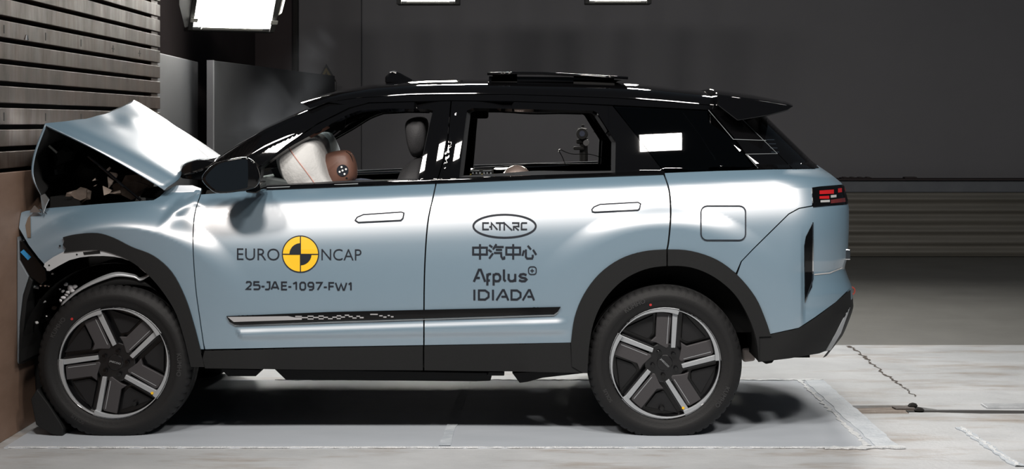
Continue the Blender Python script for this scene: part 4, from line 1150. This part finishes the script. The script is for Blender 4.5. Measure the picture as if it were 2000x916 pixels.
for (x, y), r in pts:
    bmesh.ops.create_icosphere(bm, subdivisions=2, radius=r, matrix=Matrix.Translation(P(x, y, .13)-Vector(car['wl'])))
for v in bm.verts: v.co += Vector([noise.noise(v.co*60+Vector((k*9, 0, 0))) for k in range(3)])*.006
me = bpy.data.meshes.new('torn_padding'); bm.to_mesh(me); bm.free(); me.materials.append(mat('white_padding', (.75, .75, .78), .9)); o = bpy.data.objects.new('torn_padding', me); C.objects.link(o); o.parent = car
for p in me.polygons: p.use_smooth = True
# undertray hanging to the floor
slab('undertray', [(60, 780), (72, 760), (95, 790), (118, 826), (124, 838), (122, 853), (100, 848), (70, 830)], .02, .8, M['clad'], car, .004)

# ------------------------------------------------------------ interior
def inp(nm, pl, y0, y1, m, bev=.02, sc1=1):
    return slab(nm, pl, y0, y1, m, car, bev, sc1)
hr = smoothp([(792, 250), (796, 236), (810, 229), (828, 229), (836, 240), (836, 280), (830, 300), (815, 308), (804, 302), (796, 280)], 3, True)
def pillow(nm, pl, y0, y1, m, parent=car):
    ys = [y0+(y1-y0)*k/6 for k in range(7)]; sc_ = [.72, .92, .99, 1, .99, .92, .72]
    base = [P(x, y, (y0+y1)/2) for x, y in pl]; c = sum(base, Vector())/len(base)
    return ringloft(nm, [[Vector((c.x+(p.x-c.x)*s, yy, c.z+(p.z-c.z)*s)) for p in base] for yy, s in zip(ys, sc_)], m, parent)
pillow('headrest', hr, .42, .68, M['seat']); pillow('headrest', hr, 1.18, 1.44, M['seat'])
seatp = smoothp([(780, 345), (800, 318), (815, 308), (840, 312), (860, 380), (850, 520), (800, 560), (640, 560), (640, 530), (740, 520), (770, 440)], 3, True)
pillow('front_seat', seatp, .30, .80, M['seat']); pillow('front_seat', seatp, 1.06, 1.56, M['seat'])
rs = smoothp([(1230, 345), (1260, 350), (1290, 500), (1250, 560), (1050, 560), (1050, 520), (1180, 510), (1210, 420)], 3, True)
pillow('rear_seat', rs, .25, 1.61, M['seat'])
# dashboard, parcel shelf, door cards
inp('dashboard', [(470, 352), (520, 345), (560, 352), (590, 372), (600, 420), (480, 430), (440, 380)], .30, 1.56, mat('dash_grey', (.05, .06, .06), .7), .01)
slab('dash_display', [(528, 330), (543, 326), (556, 350), (540, 352)], .45, .55, mat('dash_display', (.06, .08, .085), .5), car, .004)
vs, fs = box(-1.6, 1.2, .21, .25, .45, 1.06); box(-1.6, 1.2, 1.61, 1.65, .45, 1.10, vs, fs)
build('door_card', vs, fs, M['dark'], car)
vs, fs = box(.75, 1.25, .3, 1.56, .98, 1.0); build('parcel_shelf', vs, fs, M['dark'], car)
# pale inner trim of the far front pillar and interior mirror
slab('interior_mirror', [(628, 255), (634, 238), (674, 226), (673, 240), (669, 255)], .86, .93, M['dark'], car, .006)
def farpt(px, py): # mirrored flank point of a near pixel
    p = S(px, py, -.03); return Vector((p.x, 2*YC-p.y, p.z))
# pale tubes: reflection along the far door sills put in as colour
for a, b in (((522, 362), (816, 351)), ((905, 346), (1195, 337))):
    p = farpt(*a); q = farpt(*b); vs, fs = tube([p+Vector((0, -.01, .012)), q+Vector((0, -.01, .012))], .006, n=8); build('sill_glint', vs, fs, M['trim'], car)
# grab handle far side
q = farpt(930, 218)
vs, fs = box(q.x-.09, q.x+.03, q.y-.12, q.y-.05, q.z-.03, q.z+.02); finish(build('grab_handle', vs, fs, M['dark'], car), bevel=.012)

# airbags: one over the wheel, one beyond
ab = tag(pillow('driver_airbag', smoothp([(547, 300), (575, 275), (610, 260), (632, 268), (640, 300), (650, 340), (668, 380), (640, 400), (590, 390), (560, 350)], 4, True), .30, .88, M['bag'], None), 'inflated white airbag pressed against the dummy head in the front window', 'airbag')
ab['group'] = 'deployed airbags'
c_ = [(563, 285), (575, 305), (600, 338), (616, 361), (625, 380)]
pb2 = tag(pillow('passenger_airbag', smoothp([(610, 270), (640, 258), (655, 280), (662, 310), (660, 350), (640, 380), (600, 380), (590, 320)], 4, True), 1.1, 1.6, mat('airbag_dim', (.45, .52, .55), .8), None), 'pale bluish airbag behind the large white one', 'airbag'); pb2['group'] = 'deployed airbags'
M['bag2'] = M['bag']
# seam: laid on the airbag by ray casting after the mesh exists
bpy.context.view_layer.update()
vs, fs = [], []; sp_ = []
for p in smoothp(c_, 6):
    o_ = Vector((0, CY, CH)); d_ = (P(p[0], p[1], .3)-o_).normalized(); hit, loc, nn_, ix = ab.ray_cast(o_, d_)
    if hit: sp_.append(loc-d_*.002)
if len(sp_) > 2:
    vs, fs = tube(sp_, .0022, n=6); build('seam', vs, fs, M['seam'], ab)

# driver dummy
def skin(name, nodes, edges, m, parent=None, root=0):
    me = bpy.data.meshes.new(name); off = Vector(parent['wl']) if parent else Vector()
    me.from_pydata([tuple(Vector(n[0])-off) for n in nodes], edges, []); me.materials.append(m)
    o = bpy.data.objects.new(name, me); C.objects.link(o)
    if parent: o.parent = parent
    o.modifiers.new('skin', 'SKIN')
    for i, v in enumerate(me.skin_vertices[0].data): v.radius = nodes[i][1]; v.use_root = (i == root)
    s = o.modifiers.new('u', 'SUBSURF'); s.levels = s.render_levels = 2
    for p in me.polygons: p.use_smooth = True
    return o
def V(x, y, z): return Vector((x, y, z))
dh = P(671, 325, .55)
dd = empty('crash_test_dummy', (-.45, .55, .45), 'brown-headed crash test dummy in the driver seat with a black dotted target on its head', 'dummy')
hp_ = V(-.42, .55, .58)
nodes = [(hp_, (.15, .15)), (V(-.50, .55, .75), (.13, .15)), (V(-.60, .55, .95), (.13, .17)), (V(-.68, .55, 1.06), (.08, .09)), (V(dh.x+.02, .55, 1.12), (.055, .055)),
         (V(-.62, .36, .99), (.065, .065)), (V(-.74, .33, .80), (.048, .048)), (V(-.95, .40, .84), (.036, .036)), (V(-1.02, .43, .85), (.03, .02)),
         (V(-.62, .74, .99), (.065, .065)), (V(-.74, .77, .80), (.048, .048)), (V(-.95, .68, .84), (.036, .036)), (V(-1.02, .66, .85), (.03, .02)),
         (V(-.55, .46, .56), (.09, .09)), (V(-.95, .44, .62), (.065, .065)), (V(-1.15, .44, .42), (.045, .045)), (V(-1.25, .44, .42), (.03, .03)),
         (V(-.55, .64, .56), (.09, .09)), (V(-.95, .66, .62), (.065, .065)), (V(-1.15, .66, .42), (.045, .045)), (V(-1.25, .66, .42), (.03, .03))]
skin('body', nodes, [(0, 1), (1, 2), (2, 3), (3, 4), (2, 5), (5, 6), (6, 7), (7, 8), (2, 9), (9, 10), (10, 11), (11, 12), (0, 13), (13, 14), (14, 15), (15, 16), (0, 17), (17, 18), (18, 19), (19, 20)], mat('dummy_suit', (.05, .06, .09), .7), dd)
hd = smoothp([(628, 318), (636, 302), (650, 296), (672, 293), (684, 296), (692, 308), (697, 325), (697, 345), (690, 356), (675, 366), (650, 372), (638, 366), (632, 350), (622, 342), (628, 330)], 3, True)
head = pillow('head', hd, .47, .64, M['skin'], dd)
def disc(nm, px, py, r, y, m, parent, n=20):
    a = [P(px+r*math.cos(2*math.pi*k/n), py+r*math.sin(2*math.pi*k/n), y) for k in range(n)]
    return ringloft(nm, [[p+Vector((0, .004, 0)) for p in a], a], m, parent, smooth=False)
head['wl'] = dd['wl']
tm = disc('target_marker', 669, 333, 11.5, .466, M['ink'], head)
for dx, dy in ((-2, -8), (7, -3), (-6, 3), (4, 8), (0, 0)): disc('marker_dot', 669+dx*.95, 333+dy*.85, 2.0, .4645, M['white'], head, 10)
disc('bolt_hole', 677, 348, 2, .468, M['dark'], head, 10)
vs, fs = tube([S(0, 0)]*0 or [P(*p, .50) for p in smoothp([(676, 296), (686, 305), (690, 325), (690, 355)], 4)], .002, n=5)
build('vinyl_seam', vs, fs, M['dark'], head)
# rear child dummy
cd = empty('child_dummy', (-.02, .62, .5), 'small child crash dummy in the rear seat, only the top of its head showing', 'dummy')
ch_ = P(1009, 352, .62)
nodes = [(V(.02, .62, .60), (.11, .11)), (V(0, .62, .8), (.10, .12)), (V(ch_.x+.01, .62, .96), (.05, .05)), (V(-.02, .52, .84), (.045, .045)), (V(-.18, .50, .72), (.03, .03)), (V(-.02, .72, .84), (.045, .045)), (V(-.18, .74, .72), (.03, .03)), (V(-.2, .56, .56), (.06, .06)), (V(-.2, .68, .56), (.06, .06))]
skin('body', nodes, [(0, 1), (1, 2), (1, 3), (3, 4), (1, 5), (5, 6), (0, 7), (0, 8)], mat('child_suit', (.10, .04, .03), .7), cd)
h2_ = smoothp([(980, 345), (987, 332), (997, 325), (1009, 322), (1022, 325), (1032, 333), (1038, 345), (1036, 370), (1020, 392), (996, 390), (983, 368)], 3, True)
pillow('head', h2_, .54, .70, mat('child_head', (.22, .17, .15), .25, .3), cd)
# measuring box
mb = empty('data_logger', P(938, 345, .6), 'small black data logger box with yellow straps inside the rear window', 'device')
slab('box', [(917, 333), (962, 333), (962, 380), (917, 380)], .5, .75, M['dark'], mb, .006)
for x in (918, 940, 964): slab('yellow_strap', [(x, 340), (x+2.5, 339), (x+2.5, 352), (x, 352)], .49, .5, mat('strap_yellow', (.25, .2, .04), .6), mb, 0)
for x in (922, 929, 936, 944, 950, 957): slab('port', [(x, 336.5), (x+3, 336.5), (x+3, 339.5), (x, 339.5)], .49, .5, M['trim'], mb, 0)
for x in (919, 943): slab('white_print', [(x, 333.3), (x+17, 332.6), (x+17, 334), (x, 334.5)], .49, .5, M['trim'], mb, 0)

# ------------------------------------------------------------ smoke rising behind the hood
m = bpy.data.materials.new('thin_smoke'); m.use_nodes = True; n = m.node_tree.nodes; L = m.node_tree.links
n.clear(); out = n.new('ShaderNodeOutputMaterial'); pv = n.new('ShaderNodeVolumePrincipled'); pv.inputs['Color'].default_value = (.86, .92, 1, 1)
tc = n.new('ShaderNodeTexCoord'); no = n.new('ShaderNodeTexNoise'); no.inputs['Scale'].default_value = 3.2; no.inputs['Detail'].default_value = 4; no.inputs['Distortion'].default_value = .8
L.new(tc.outputs['Object'], no.inputs['Vector'])
mr = n.new('ShaderNodeMapRange'); mr.inputs[1].default_value = .42; mr.inputs[2].default_value = .75; mr.inputs[3].default_value = 0; mr.inputs[4].default_value = 1
L.new(no.outputs[0], mr.inputs[0])
# three soft balls of smoke: falloff from their centres
balls = [(P(615, 92, 2.2), .16), (P(600, 150, 2.1), .22), (P(560, 215, 2.0), .36), (P(505, 250, 1.9), .34)]
prev = None; org = P(580, 200, 2.0)
for c, r in balls:
    vm = n.new('ShaderNodeVectorMath'); vm.operation = 'DISTANCE'; L.new(tc.outputs['Object'], vm.inputs[0]); vm.inputs[1].default_value = tuple(c-org)
    m2_ = n.new('ShaderNodeMapRange'); m2_.interpolation_type = 'SMOOTHSTEP'; m2_.inputs[1].default_value = 0; m2_.inputs[2].default_value = r; m2_.inputs[3].default_value = 1; m2_.inputs[4].default_value = 0
    L.new(vm.outputs['Value'], m2_.inputs[0])
    if prev is None: prev = m2_.outputs[0]
    else:
        a = n.new('ShaderNodeMath'); a.operation = 'MAXIMUM'; L.new(prev, a.inputs[0]); L.new(m2_.outputs[0], a.inputs[1]); prev = a.outputs[0]
mu = n.new('ShaderNodeMath'); mu.operation = 'MULTIPLY'; L.new(prev, mu.inputs[0]); L.new(mr.outputs[0], mu.inputs[1])
m3 = n.new('ShaderNodeMath'); m3.operation = 'MULTIPLY'; L.new(mu.outputs[0], m3.inputs[0]); m3.inputs[1].default_value = .85
L.new(m3.outputs[0], pv.inputs['Density']); L.new(pv.outputs[0], out.inputs['Volume'])
bm = bmesh.new()
a = P(430, 330, 2.0)-org; b = P(665, 40, 2.0)-org
vs, fs = box(a.x, b.x, -.38, .60, a.z, b.z)
bm.free()
me = bpy.data.meshes.new('smoke'); me.from_pydata(vs, [], fs); me.materials.append(m); so = bpy.data.objects.new('smoke', me); C.objects.link(so); so.location = org
tag(so, 'thin grey smoke drifting up behind the crumpled hood', 'smoke', kind='stuff')
for o in bpy.data.objects:
    if 'wl' in o: del o['wl']
